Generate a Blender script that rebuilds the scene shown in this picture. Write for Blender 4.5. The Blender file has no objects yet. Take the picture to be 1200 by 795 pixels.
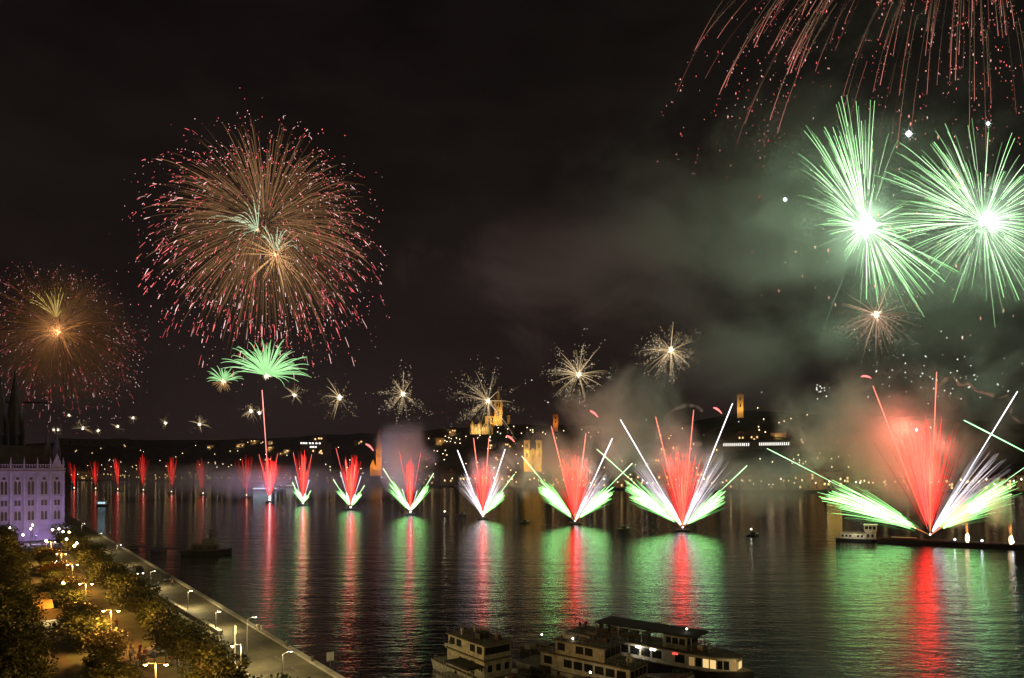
import bpy, bmesh, math, random
from mathutils import Vector, Matrix, noise as mnoise
R = math.radians
rng = random.Random(7)
scene = bpy.context.scene
COL = scene.collection

# ------------------------------------------------------------------ camera, sky, ambient fill, exposure
HZ, F, CH = 552.0, 800.0, 30.0           # eye level row and focal length in photo pixels, camera height in metres
cam = bpy.data.objects.new('camera', bpy.data.cameras.new('camera'))
COL.objects.link(cam)
cam.data.sensor_width = 36; cam.data.lens = 24
cam.data.shift_y = (HZ - 397.5) / 1200
cam.data.clip_start = 0.5; cam.data.clip_end = 30000
cam.location = (0, 0, CH); cam.rotation_euler = (R(90), 0, 0)
scene.camera = cam

world = bpy.data.worlds.new('World'); scene.world = world; world.use_nodes = True
wn, wl = world.node_tree.nodes, world.node_tree.links
wn.clear()
wo = wn.new('ShaderNodeOutputWorld'); bg = wn.new('ShaderNodeBackground'); bg2 = wn.new('ShaderNodeBackground')
add = wn.new('ShaderNodeAddShader'); sky = wn.new('ShaderNodeTexSky')
sky.sky_type = 'NISHITA'; sky.sun_disc = False; sky.sun_elevation = R(-4); sky.sun_rotation = R(200)
wl.new(sky.outputs[0], bg2.inputs[0]); bg2.inputs[1].default_value = 0.002
tc = wn.new('ShaderNodeTexCoord'); mp = wn.new('ShaderNodeMapping'); mp.inputs['Scale'].default_value = (1, 1, 2.6)
nz = wn.new('ShaderNodeTexNoise'); nz.inputs['Scale'].default_value = 2.4; nz.inputs['Detail'].default_value = 6; nz.inputs['Roughness'].default_value = .55
rp = wn.new('ShaderNodeValToRGB')
rp.color_ramp.elements[0].position = .36; rp.color_ramp.elements[0].color = (.0027, .0016, .0016, 1)
rp.color_ramp.elements[1].position = .74; rp.color_ramp.elements[1].color = (.0115, .0078, .0070, 1)
wl.new(tc.outputs['Generated'], mp.inputs[0]); wl.new(mp.outputs[0], nz.inputs[0]); wl.new(nz.outputs[0], rp.inputs[0])
sx_ = wn.new('ShaderNodeSeparateXYZ'); wl.new(tc.outputs['Generated'], sx_.inputs[0])
gr = wn.new('ShaderNodeMapRange'); gr.inputs[1].default_value = .38; gr.inputs[2].default_value = 0.0; gr.interpolation_type = 'SMOOTHSTEP'; wl.new(sx_.outputs[2], gr.inputs[0])
mxs = wn.new('ShaderNodeMix'); mxs.data_type = 'RGBA'; mxs.blend_type = 'ADD'; mxs.inputs[7].default_value = (.0105, .0066, .0066, 1)   # lights of the city on low cloud
wl.new(gr.outputs[0], mxs.inputs[0]); wl.new(rp.outputs[0], mxs.inputs[6])
wl.new(mxs.outputs[2], bg.inputs[0]); bg.inputs[1].default_value = 1.0
wl.new(bg.outputs[0], add.inputs[0]); wl.new(bg2.outputs[0], add.inputs[1]); wl.new(add.outputs[0], wo.inputs[0])

sun = bpy.data.objects.new('moon', bpy.data.lights.new('moon', 'SUN')); COL.objects.link(sun)
sun.data.energy = 0.012; sun.data.angle = R(12); sun.data.color = (1, .93, .85)  # weak directional fill added for ambient light, standing in for city glow
sun.rotation_euler = (R(48), 0, R(20))

vs = scene.view_settings
vs.view_transform = 'Standard'; vs.look = 'None'; vs.exposure = 0; vs.gamma = 1; vs.use_curve_mapping = False
cy = scene.cycles
cy.use_denoising = True
try: cy.denoiser = 'OPENIMAGEDENOISE'
except Exception: pass
cy.use_light_tree = True; cy.max_bounces = 4; cy.diffuse_bounces = 2; cy.glossy_bounces = 3; cy.transmission_bounces = 2
cy.volume_bounces = 2; cy.transparent_max_bounces = 16; cy.caustics_reflective = False; cy.caustics_refractive = False
cy.sample_clamp_indirect = 6; cy.volume_max_steps = 96; cy.use_adaptive_sampling = True; cy.adaptive_threshold = .01; cy.light_sampling_threshold = 0

# ------------------------------------------------------------------ helpers
def P(px, py, d): return Vector(((px-600)*d/F, d, CH+(HZ-py)*d/F))
def G(px, py, z=0.0):
    d = F*(CH-z)/(py-HZ); return Vector(((px-600)*d/F, d, z))
def link(o): COL.objects.link(o); return o
def tag(o, label=None, cat=None, group=None, kind=None):
    if label: o['label'] = label
    if cat: o['category'] = cat
    if group: o['group'] = group
    if kind: o['kind'] = kind
    return o
def empty(name, loc=(0, 0, 0), rz=0.0, label=None, cat=None, group=None):
    o = bpy.data.objects.new(name, None); o.empty_display_size = .5
    link(o); o.location = loc; o.rotation_euler = (0, 0, rz)
    return tag(o, label, cat, group)
def copy_tree(o, parent=None):
    c = o.copy(); link(c); c.parent = parent
    for ch in o.children: copy_tree(ch, c)
    return c

class MB:
    def __init__(s): s.v = []; s.f = []; s.c = []; s.m = []; s.mi = 0
    def box(s, x0, x1, y0, y1, z0, z1, taper=0.0):
        b = len(s.v); t = taper
        s.v += [(x0,y0,z0),(x1,y0,z0),(x1,y1,z0),(x0,y1,z0),(x0+t,y0+t,z1),(x1-t,y0+t,z1),(x1-t,y1-t,z1),(x0+t,y1-t,z1)]
        for q in ((0,3,2,1),(4,5,6,7),(0,1,5,4),(1,2,6,5),(2,3,7,6),(3,0,4,7)): s.f.append([b+i for i in q]); s.m.append(s.mi)
        return s
    def cone(s, c, r0, r1, h, n=8, rot=0.0):
        b = len(s.v)
        for r, z in ((r0, 0), (max(r1, .001), h)):
            for i in range(n):
                a = rot+2*math.pi*i/n; s.v.append((c[0]+r*math.cos(a), c[1]+r*math.sin(a), c[2]+z))
        for i in range(n):
            j = (i+1) % n; s.f.append([b+i, b+j, b+n+j, b+n+i]); s.m.append(s.mi)
        s.f.append([b+i for i in range(n)][::-1]); s.m.append(s.mi)
        s.f.append([b+n+i for i in range(n)]); s.m.append(s.mi)
        return s
    def bar(s, a, b_, w, n=4, w2=None):
        return s.tube([a, b_], [w, w if w2 is None else w2], None, n)
    def tube(s, pts, rad, cols=None, n=4, cap=True):
        pts = [Vector(p) for p in pts]; b0 = len(s.v); N = len(pts)
        for i, p in enumerate(pts):
            t = (pts[min(i+1, N-1)]-pts[max(i-1, 0)])
            t = t.normalized() if t.length > 1e-9 else Vector((0, 0, 1))
            ref = Vector((0, 1, 0)) if abs(t.y) < .9 else Vector((1, 0, 0))
            u = t.cross(ref).normalized(); w = t.cross(u)
            for k in range(n):
                a = 2*math.pi*k/n
                s.v.append(tuple(p+(u*math.cos(a)+w*math.sin(a))*rad[i]))
                if cols is not None: s.c.append((*cols[i], 1))
        for i in range(N-1):
            for k in range(n):
                j = (k+1) % n
                s.f.append([b0+i*n+k, b0+i*n+j, b0+(i+1)*n+j, b0+(i+1)*n+k]); s.m.append(s.mi)
        if cap:
            s.f.append([b0+k for k in range(n)][::-1]); s.f.append([b0+(N-1)*n+k for k in range(n)]); s.m += [s.mi, s.mi]
        return s
    def dot(s, p, r, col=None, sz=1.0):
        b = len(s.v); x, y, z = p
        s.v += [(x+r,y,z),(x-r,y,z),(x,y+r,z),(x,y-r,z),(x,y,z+r*sz),(x,y,z-r*sz)]
        if col is not None: s.c += [(*col, 1)]*6
        for q in ((0,2,4),(2,1,4),(1,3,4),(3,0,4),(2,0,5),(1,2,5),(3,1,5),(0,3,5)): s.f.append([b+i for i in q]); s.m.append(s.mi)
        return s
    def poly(s, pts):
        b = len(s.v); s.v += [tuple(p) for p in pts]; s.f.append(list(range(b, b+len(pts)))); s.m.append(s.mi); return s
    def prism(s, pts, z0, z1):
        b = len(s.v); n = len(pts)
        s.v += [(p[0], p[1], z0) for p in pts]+[(p[0], p[1], z1) for p in pts]
        s.f.append([b+i for i in range(n)][::-1]); s.f.append([b+n+i for i in range(n)]); s.m += [s.mi, s.mi]
        for i in range(n):
            j = (i+1) % n; s.f.append([b+i, b+j, b+n+j, b+n+i]); s.m.append(s.mi)
        return s
    def mesh(s, name, mat, smooth=False):
        me = bpy.data.meshes.new(name); me.from_pydata([tuple(v) for v in s.v], [], s.f)
        for m in (mat if isinstance(mat, (list, tuple)) else [mat]): me.materials.append(m)
        if isinstance(mat, (list, tuple)): me.polygons.foreach_set('material_index', s.m)
        if s.c:
            ca = me.color_attributes.new('spark', 'FLOAT_COLOR', 'POINT')
            ca.data.foreach_set('color', [x for c in s.c for x in c])
        if smooth: me.polygons.foreach_set('use_smooth', [True]*len(me.polygons))
        me.update(); return me
    def build(s, name, mat, parent=None, smooth=False, loc=(0, 0, 0), rz=0.0):
        o = bpy.data.objects.new(name, s.mesh(name, mat, smooth)); link(o)
        o.location = loc; o.rotation_euler = (0, 0, rz)
        if parent is not None: o.parent = parent
        return o

def mat(name, col, rough=.7, metal=0.0, noise=0.0, nscale=2.0, bump=0.0, spec=.5, col2=None):
    m = bpy.data.materials.new(name); m.use_nodes = True
    nt = m.node_tree; b = nt.nodes['Principled BSDF']
    b.inputs['Base Color'].default_value = (*col, 1); b.inputs['Roughness'].default_value = rough
    b.inputs['Metallic'].default_value = metal; b.inputs['Specular IOR Level'].default_value = spec
    if noise or bump:
        g = nt.nodes.new('ShaderNodeTexCoord'); n = nt.nodes.new('ShaderNodeTexNoise')
        n.inputs['Scale'].default_value = nscale; n.inputs['Detail'].default_value = 6; n.inputs['Roughness'].default_value = .65
        nt.links.new(g.outputs['Object'], n.inputs[0])
        if noise:
            r = nt.nodes.new('ShaderNodeValToRGB')
            c2 = col2 or tuple(min(1, c*(1+noise)) for c in col)
            r.color_ramp.elements[0].position = .35; r.color_ramp.elements[1].position = .68
            r.color_ramp.elements[0].color = (*[c*(1-noise) for c in col], 1); r.color_ramp.elements[1].color = (*c2, 1)
            nt.links.new(n.outputs[0], r.inputs[0]); nt.links.new(r.outputs[0], b.inputs['Base Color'])
        if bump:
            bp = nt.nodes.new('ShaderNodeBump'); bp.inputs['Strength'].default_value = bump; bp.inputs['Distance'].default_value = .1
            nt.links.new(n.outputs[0], bp.inputs['Height']); nt.links.new(bp.outputs[0], b.inputs['Normal'])
    return m
def emis(name, col, strength, sample='NONE'):
    m = bpy.data.materials.new(name); m.use_nodes = True; nt = m.node_tree; nt.nodes.clear()
    o = nt.nodes.new('ShaderNodeOutputMaterial'); e = nt.nodes.new('ShaderNodeEmission')
    e.inputs[0].default_value = (*col, 1); e.inputs[1].default_value = strength
    nt.links.new(e.outputs[0], o.inputs[0]); m.cycles.emission_sampling = sample
    return m
def emis_attr(name, strength, sample='NONE'):
    m = emis(name, (1, 1, 1), strength, sample); nt = m.node_tree
    a = nt.nodes.new('ShaderNodeAttribute'); a.attribute_name = 'spark'
    nt.links.new(a.outputs['Color'], [n for n in nt.nodes if n.type == 'EMISSION'][0].inputs[0]); return m
def point(name, loc, col, watts, radius=.3, parent=None):
    l = bpy.data.lights.new(name, 'POINT'); l.energy = watts; l.color = col; l.shadow_soft_size = radius
    o = bpy.data.objects.new(name, l); link(o); o.location = loc
    if name in ('glow', 'floodlight', 'beam'): o.visible_glossy = False    # the sparks and lit stone themselves are mirrored in the river
    if parent is not None: o.parent = parent
    return o

M = {}
M['spark'] = emis_attr('glowing_spark', 1.0)
M['spark_lit'] = emis_attr('bright_spark', 1.0, 'FRONT')
M['white_hot'] = emis('white_hot', (1, .97, .9), 7, 'FRONT')
M['warm_hot'] = emis('warm_hot', (1, .82, .5), 6)
M['sodium'] = emis('sodium_lamp', (1, .62, .18), 26)
M['whitelamp'] = emis('white_lamp', (1, .93, .75), 14)
M['coolblue'] = emis('blue_white_lamp', (.75, .85, 1), 25, 'FRONT')
M['farlamp'] = emis('distant_lamp', (1, .72, .36), 3.5, 'FRONT')
M['farwhite'] = emis('distant_white_lamp', (1, .93, .82), 7)
M['hilllamp'] = emis('hillside_lamp', (1, .78, .45), 7)
M['litwin'] = emis('lit_window', (1, .66, .26), 1.6)
M['litwhite'] = emis('lit_white_window', (1, .95, .85), 1.7)
M['litwarm2'] = emis('lit_saloon_window', (1, .68, .26), .95); M['litdim'] = emis('dim_saloon_window', (1, .6, .2), .3)
M['red_light'] = emis('red_lamp', (1, .06, .05), 3)
M['concrete'] = mat('quay_concrete', (.30, .28, .24), .85, noise=.3, nscale=.35, bump=.3)
M['asphalt'] = mat('quay_asphalt', (.100, .088, .058), .8, noise=.6, nscale=.16, bump=.5, col2=(.15, .135, .09))
M['earth'] = mat('park_ground', (.05, .055, .03), .95, noise=.4, nscale=.3, bump=.5)
M['path'] = mat('gravel_path', (.16, .13, .10), .9, noise=.3, nscale=.5, bump=.3)
M['dirt'] = mat('packed_dirt_path', (.065, .05, .035), .95, noise=.4, nscale=.6, bump=.4)
M['bed'] = mat('river_bed', (.04, .04, .035), .95)
M['hill'] = mat('wooded_hill', (.045, .045, .03), 1, noise=.5, nscale=.03, bump=.8)
M['bark'] = mat('bark', (.06, .045, .035), .9, bump=.6, nscale=6)
M['metal'] = mat('painted_metal', (.10, .10, .10), .45, metal=.6)
M['palemetal'] = mat('pale_galvanised_metal', (.42, .41, .38), .45, metal=.3)
M['white'] = mat('white_ship_paint', (.55, .52, .43), .4, noise=.35, nscale=1.3)
M['cream'] = mat('cream_ship_paint', (.47, .42, .29), .45, noise=.35, nscale=1.4)
M['darkhull'] = mat('dark_hull_paint', (.025, .026, .03), .4, noise=.4, nscale=.7)
M['rust'] = mat('rusty_steel', (.11, .06, .04), .7, noise=.5, nscale=.6)
M['deck'] = mat('weathered_deck', (.16, .13, .09), .8, noise=.35, nscale=.7)
M['darkroof'] = mat('dark_canopy', (.035, .035, .035), .7, noise=.3)
M['glass'] = mat('dark_window_glass', (.012, .013, .015), .3, spec=.25)
M['stone'] = mat('pale_limestone', (.27, .25, .24), .85, noise=.16, nscale=.4, bump=.3)
M['slate'] = mat('slate_roof', (.07, .07, .095), .75, noise=.3, nscale=.4)
M['goldstone'] = mat('yellow_stone', (.5, .38, .18), .85, noise=.2, nscale=.1)
M['brick'] = mat('red_brick', (.32, .17, .09), .85, noise=.2, nscale=.1)
M['facade1'] = mat('grey_render', (.26, .24, .21), .9, noise=.15, nscale=.1)
M['facade2'] = mat('ochre_render', (.33, .25, .15), .9, noise=.15, nscale=.1)
M['facade3'] = mat('dull_brown_render', (.2, .15, .12), .9, noise=.15, nscale=.1)
M['tile'] = mat('roof_tile', (.12, .06, .045), .85, noise=.3, nscale=.2)
M['cloth'] = mat('orange_awning', (.55, .33, .10), .8)

def leaf_mat(name, c1, c2):
    m = bpy.data.materials.new(name); m.use_nodes = True; nt = m.node_tree; b = nt.nodes['Principled BSDF']
    b.inputs['Roughness'].default_value = .65; b.inputs['Specular IOR Level'].default_value = .25
    g = nt.nodes.new('ShaderNodeNewGeometry'); r = nt.nodes.new('ShaderNodeValToRGB')
    r.color_ramp.elements[0].color = (*c1, 1); r.color_ramp.elements[1].color = (*c2, 1)
    nt.links.new(g.outputs['Random Per Island'], r.inputs[0]); nt.links.new(r.outputs[0], b.inputs['Base Color'])
    return m
M['leaf'] = leaf_mat('green_leaves', (.022, .030, .011), (.06, .068, .024))  # green darkened so the unlit rows stay in shade
M['leaf_y'] = leaf_mat('yellowing_leaves', (.12, .10, .028), (.22, .17, .045))  # yellow leaves lightened to carry the lamps' golden light
M['leaf_o'] = leaf_mat('autumn_leaves', (.11, .06, .025), (.19, .11, .04))  # orange of the lamplight put into the leaf colour

# ------------------------------------------------------------------ setting: river bed, river, quay, park, far bank
QO = Vector((-21.5, 90.5, 0)); QU = Vector((-.604, .797, 0)); QN = Vector((-.797, -.604, 0))
def Q(al, inl, z=0.0): p = QO+QU*al+QN*inl; return Vector((p.x, p.y, z))
QYAW = math.atan2(QU.y, QU.x)             # local +x runs along the quay, away from the camera; local +y runs inland
gb = MB(); gb.poly([(-9000, -1500, -4), (9000, -1500, -4), (9000, 12000, -4), (-9000, 12000, -4)])
tag(gb.build('ground', M['bed']), kind='structure')

wm = bpy.data.materials.new('river_water'); wm.use_nodes = True
nt = wm.node_tree; b = nt.nodes['Principled BSDF']
b.inputs['Base Color'].default_value = (.006, .008, .009, 1); b.inputs['Roughness'].default_value = .06; b.inputs['IOR'].default_value = 1.33
tcw = nt.nodes.new('ShaderNodeTexCoord'); hs = []
for sc, st, rz in ((.46, (.55, 1.35, 1), 0.14), (1.3, (.7, 1.25, 1), -.2), (.10, (.4, 1.4, 1), .04)):
    mpw = nt.nodes.new('ShaderNodeMapping'); mpw.inputs['Scale'].default_value = st; mpw.inputs['Rotation'].default_value = (0, 0, rz)
    nzw = nt.nodes.new('ShaderNodeTexNoise'); nzw.inputs['Scale'].default_value = sc; nzw.inputs['Detail'].default_value = 3
    nt.links.new(tcw.outputs['Object'], mpw.inputs[0]); nt.links.new(mpw.outputs[0], nzw.inputs[0]); hs.append(nzw)
def mathn(op, a, bb):
    n = nt.nodes.new('ShaderNodeMath'); n.operation = op
    for i, x in enumerate((a, bb)):
        if isinstance(x, (int, float)): n.inputs[i].default_value = x
        else: nt.links.new(x, n.inputs[i])
    return n.outputs[0]
h1 = mathn('MULTIPLY', hs[0].outputs[0], 1.0); h2 = mathn('MULTIPLY', hs[1].outputs[0], .42); h3 = mathn('MULTIPLY', hs[2].outputs[0], 1.9)
hsum = mathn('ADD', mathn('ADD', h1, h2), h3)
bpw = nt.nodes.new('ShaderNodeBump'); bpw.inputs['Strength'].default_value = 1.0; bpw.inputs['Distance'].default_value = .17
nt.links.new(hsum, bpw.inputs['Height']); nt.links.new(bpw.outputs[0], b.inputs['Normal'])
wb = MB(); qa, qb = Q(-400, .6), Q(2600, .6)
wb.poly([(qa.x, qa.y, 0), (4000, qa.y, 0), (6000, 3600, 0), (-2400, 3600, 0), (qb.x, qb.y, 0)])
tag(wb.build('river', wm), kind='structure')

# quay: a road deck with a sloped stone wall to the water, in quay coordinates (x along, y inland)
def quay_obj(mb, name, m, z=0): return mb.build(name, m, loc=(QO.x, QO.y, z), rz=QYAW)
mb = MB(); mb.box(-420, 620, .9, 240, -3, 2.5); tag(quay_obj(mb, 'quay_road', M['asphalt']), kind='structure')
mb = MB()
b0 = len(mb.v); mb.v += [(-420, -2.0, -3), (620, -2.0, -3), (620, .9, 2.49), (-420, .9, 2.49)]; mb.f.append([0, 1, 2, 3]); mb.m.append(0)
tag(quay_obj(mb, 'embankment_slope', mat('wet_stone_slope', (.035, .035, .03), .7, noise=.4, nscale=.8, bump=.5)), kind='structure')
mb = MB(); mb.box(-420, 330, .75, 1.55, 2.4, 2.78); tag(quay_obj(mb, 'quay_kerb', M['concrete']), kind='structure')
mb = MB(); mb.box(-420, 640, 13.4, 260, 2.4, 4.5); tag(quay_obj(mb, 'park_ground', M['earth']), kind='structure')
mb = MB(); mb.box(-420, 520, 20.4, 24.6, 4.4, 4.52); tag(quay_obj(mb, 'promenade_path', M['dirt']), kind='structure')
mb = MB(); mb.box(-420, 420, 29.6, 31.8, 4.4, 4.53); tag(quay_obj(mb, 'park_path', M['dirt']), kind='structure')
mb = MB(); mb.box(-420, 640, 12.9, 13.4, 2.4, 5.1); mb.box(-420, 640, 12.8, 13.5, 5.1, 5.25)
tag(quay_obj(mb, 'retaining_wall', M['concrete']), 'long grey retaining wall under the dark trees beside the quay road', 'wall')
t = empty('low_wall', Q(0, 0), QYAW, 'low pale kerb wall running along the inner edge of the quay road', 'wall')
mb = MB()
pts = [(36, 6.9), (58, 7.7), (90, 9.0), (122, 10.4), (160, 11.0), (210, 11.2)]
for (a0, i0), (a1, i1) in zip(pts, pts[1:]): mb.prism([(a0, i0), (a1, i1), (a1, i1+.7), (a0, i0+.7)], 2.4, 3.1)
mb.build('wall', M['concrete'], t)
mb = MB(); pts = [(-9, 6.4), (-2, 7.1), (2.5, 8.3), (4.2, 10), (2.8, 11.4), (-9, 11.6)]
mb.prism(pts, 2.45, 2.64); tag(quay_obj(mb, 'traffic_island', M['concrete']), kind='structure')
mb = MB()
for k in range(-30, 60): mb.box(k*7, k*7+3, 4.32, 4.44, 2.45, 2.506)
tag(quay_obj(mb, 'lane_marking', mat('worn_road_paint', (.2, .19, .16), .8, noise=.4, nscale=1.5)), kind='structure')

# far bank terrain
def lerp_tab(tab, x):
    if x <= tab[0][0]: return tab[0][1]
    for (x0, y0), (x1, y1) in zip(tab, tab[1:]):
        if x <= x1: return y0+(y1-y0)*(x-x0)/(x1-x0)
    return tab[-1][1]
SHORE = [(-300, 562), (60, 563), (100, 563.5), (250, 565.5), (400, 568.5), (600, 573), (900, 577.5), (1200, 579), (1700, 580)]
RIDGE = [(-300, 528), (0, 522), (80, 518), (200, 516), (300, 515), (400, 509), (500, 505), (560, 500), (610, 497), (690, 500), (780, 500), (850, 487), (875, 481), (950, 486), (1050, 488), (1200, 497), (1700, 500)]
def shore_d(px): return F*CH/(lerp_tab(SHORE, px)-HZ)
def terrain(px, t):
    ds = shore_d(px); dr = ds*1.12+330; d = ds+(dr-ds)*t
    zr = CH+(HZ-lerp_tab(RIDGE, px))*dr/F
    tt = max(0, (t-.14)/.86); s = tt*tt*(3-2*tt)*.55+tt*.45
    z = 3.2+(zr-3.2)*s
    x = (px-600)*d/F
    z += s*(mnoise.noise((x*.02, d*.02, 1))*5+mnoise.noise((x*.07, d*.07, 4))*2.2)
    return Vector((x, d, z))
def on_hill(px, py):
    for i in range(1, 200):
        p = terrain(px, i/200)
        if HZ-(p.z-CH)*F/p.y <= py: return p
    return terrain(px, 1)
NC, NR = 150, 26
mb = MB()
for r_ in range(NR+3):
    for c in range(NC):
        px = -700+c*(2700/(NC-1))
        if r_ == 0: p = terrain(px, 0); p.z = -3.5
        elif r_ <= NR: p = terrain(px, (r_-1)/(NR-1))
        elif r_ == NR+1: p = terrain(px, 1); p = Vector((p.x*1.25, p.y*1.25, p.z*.9))
        else: p = terrain(px, 1); p = Vector((p.x*4, p.y*4, 0))
        mb.v.append(tuple(p))
for r_ in range(NR+2):
    for c in range(NC-1):
        a = r_*NC+c; mb.f.append([a, a+1, a+NC+1, a+NC]); mb.m.append(0)
tag(mb.build('hill', M['hill'], smooth=True), kind='structure')

# ------------------------------------------------------------------ haze over the whole scene
hz = MB(); hz.box(-6800, 6800, -1400, 10500, -5, 640)
hm = bpy.data.materials.new('night_haze'); hm.use_nodes = True; nt = hm.node_tree; nt.nodes.clear()
ho = nt.nodes.new('ShaderNodeOutputMaterial'); pv = nt.nodes.new('ShaderNodeVolumePrincipled')
pv.inputs['Color'].default_value = (.82, .82, .86, 1); pv.inputs['Density'].default_value = .000035; pv.inputs['Anisotropy'].default_value = .2
nt.links.new(pv.outputs[0], ho.inputs['Volume'])
tag(hz.build('haze', hm), kind='stuff')

# ------------------------------------------------------------------ far landmarks and houses
def windows(parent, mesh_o, spots):
    for (x, y, z) in spots:
        c = mesh_o.copy(); link(c); c.parent = parent; c.location = (x, y, z)
def win_mesh(name, w, h, m, dep=.3):
    return bpy.data.objects.new(name, MB().box(-w/2, w/2, -dep, .02, 0, h).mesh(name, m))
def face_cam(px): return math.atan2(-(px-600), F)      # a facade whose outward normal (local -y) looks back across the river

# gothic hill church
d = 1330; s = d/F; base = P(584, 492, d)
t = empty('gothic_church', base, face_cam(584), 'tall gold-lit church tower with a pointed spire on top of the far hill', 'church')
mb = MB(); mb.box(-6.5, 6.5, -6.5, 6.5, -12, 36); mb.box(-7.2, 7.2, -7.2, 7.2, 20, 21)
for sx in (-1, 1):
    for sy in (-1, 1): mb.box(sx*6.6-1, sx*6.6+1, sy*6.6-1, sy*6.6+1, -12, 37); mb.cone((sx*6.6, sy*6.6, 37), 1.2, 0, 6, 6)
mb.build('tower', M['goldstone'], t)
mb = MB(); mb.cone((0, 0, 36), 5.6, 4.6, 8, 8); mb.cone((0, 0, 44), 4.4, .2, 24, 8); mb.build('spire', M['goldstone'], t)
mb = MB(); mb.box(-26, -6.6, -5, 8, -12, 6); mb.build('nave', M['goldstone'], t)
mb = MB(); b0 = len(mb.v); mb.v += [(-26, -5.5, 6), (-6.6, -5.5, 6), (-6.6, 8.5, 6), (-26, 8.5, 6), (-26, 1.5, 14), (-6.6, 1.5, 14)]
mb.f += [[0, 1, 5, 4], [2, 3, 4, 5], [3, 0, 4], [1, 2, 5]]; mb.m += [0]*4; mb.build('roof', M['tile'], t)
w = win_mesh('window', 2.2, 9, M['glass']); windows(t, w, [(-2.4, -6.5, 24), (2.4, -6.5, 24), (0, -6.5, 6), (-12, -5, -6), (-18, -5, -6)])
mb = MB(); mb.cone((-26, 0, -12), 1.6, 1.4, 18, 8); mb.cone((-26, 0, 6), 1.6, 0, 9, 8); mb.build('turret', M['goldstone'], t)
point('floodlight', (-10, -26, -4), (1, .58, .16), 34000, 1, t); point('floodlight', (9, -22, 8), (1, .6, .18), 22000, 1, t)
# bastion
base = P(564, 503, 1290)
t = empty('bastion', base, face_cam(564), 'floodlit terraced stone bastion with round towers below the hill church', 'bastion')
mb = MB(); mb.box(-22, 22, -3, 10, -10, 4); mb.box(-14, 24, 3, 14, 4, 9)
for k in range(-5, 6): mb.box(k*4-1, k*4+1, -3.3, -2.5, 4, 5.4)
mb.build('wall', M['goldstone'], t)
for k, x in enumerate((-18, -3, 14)):
    mb = MB(); mb.cone((x, -2, -10), 4, 3.8, 18, 12); tw = mb.build('tower', M['goldstone'], t)
    MB().cone((x, -2, 8), 4.4, 0, 9, 12).build('roof', M['goldstone'], tw)
w = win_mesh('archway', 2, 5, M['litwarm2']); windows(t, w, [(x, -3, -3) for x in (-12, -8, 2, 6, 10)])
point('floodlight', (-6, -20, -3), (1, .72, .36), 30000, 1, t)
# small dark turret right of it
base = P(596, 492, 1350)
t = empty('stair_turret', base, 0, 'slim dim turret with pinnacles just right of the hill church', 'turret')
mb = MB(); mb.box(-3, 3, -3, 3, -8, 8); mb.build('shaft', M['goldstone'], t)
mb = MB(); mb.cone((0, 0, 8), 2.6, 0, 10, 8)
for q in (-2.6, 2.6): mb.cone((q, -2.6, 8), .7, 0, 6, 6)
mb.build('spire', M['slate'], t)
# riverside church with twin towers
d = 1185; base = P(624.5, 549, d)
t = empty('twin_tower_church', base, face_cam(624), 'yellow floodlit church with two matching towers by the far bank', 'church')
mb = MB(); mb.box(-8, 8, 0, 40, -6, 27); mb.poly([(-8, -.05, 27), (8, -.05, 27), (0, -.05, 36)]); mb.build('nave', M['goldstone'], t)
w = win_mesh('window', 3.0, 7.5, M['glass'])
for x in (-10.5, 10.5):
    mb = MB(); mb.box(x-5.2, x+5.2, -3, 7.5, -6, 48)
    for z in (14, 30, 47): mb.box(x-6.3, x+6.3, -4.3, 8.6, z, z+1.3)
    tw = mb.build('tower', M['goldstone'], t)
    mb = MB(); mb.cone((x, 2.2, 48.1), 5.2, 4.2, 4, 8); mb.cone((x, 2.2, 52.1), 3.0, 2.6, 5, 8); mb.cone((x, 2.2, 57.1), 2.2, .1, 11, 8)
    mb.build('spire', M['slate'], tw)
    windows(tw, w, [(x, -3, 35), (x, -3, 19)])
    mb = MB()
    for q in (-4.6, 4.6): mb.box(x+q-.6, x+q+.6, -3.7, -2.9, -6, 47)
    mb.build('pilaster', M['goldstone'], tw)
windows(t, w, [(0, 0, 16), (0, 0, 1)])
point('floodlight', (-14, -24, 6), (1, .58, .06), 52000, 1, t); point('floodlight', (14, -24, 6), (1, .58, .06), 52000, 1, t)
point('floodlight', (-10, -9, 26), (1, .60, .06), 9000, .5, t); point('floodlight', (10, -9, 26), (1, .60, .06), 9000, .5, t)
# orange steep spire church
d = 1420; base = P(444, 556, d)
t = empty('brick_church', base, face_cam(444), 'orange-lit brick church with one very tall pointed spire by the water', 'church')
mb = MB(); mb.box(-6, 6, -6, 6, -4, 50); mb.build('tower', M['brick'], t)
mb = MB(); mb.cone((0, 0, 50), 8, .15, 47, 8, R(22.5))
for sx in (-1, 1): mb.cone((sx*5, -5, 50), 1.4, 0, 9, 6)
mb.build('spire', M['brick'], t)
mb = MB(); mb.box(-18, -6.1, -4, 20, -4, 16); mb.v += [(-18, -4.4, 16), (-6.1, -4.4, 16), (-6.1, 20, 16), (-18, 20, 16), (-12, -4.4, 31), (-12, 20, 31)]
b0 = len(mb.v)-6; mb.f += [[b0, b0+1, b0+4], [b0+1, b0+2, b0+5, b0+4], [b0+3, b0, b0+4, b0+5], [b0+2, b0+3, b0+5]]; mb.m += [0]*4
mb.build('gabled_chapel', M['brick'], t)
w = win_mesh('window', 2, 8, M['glass']); windows(t, w, [(-2, -6, 34), (2, -6, 34), (-12, -4, 5)])
point('floodlight', (-10, -30, 10), (1, .5, .08), 80000, 1, t); point('floodlight', (16, -26, 34), (1, .5, .08), 80000, 1, t)
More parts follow.
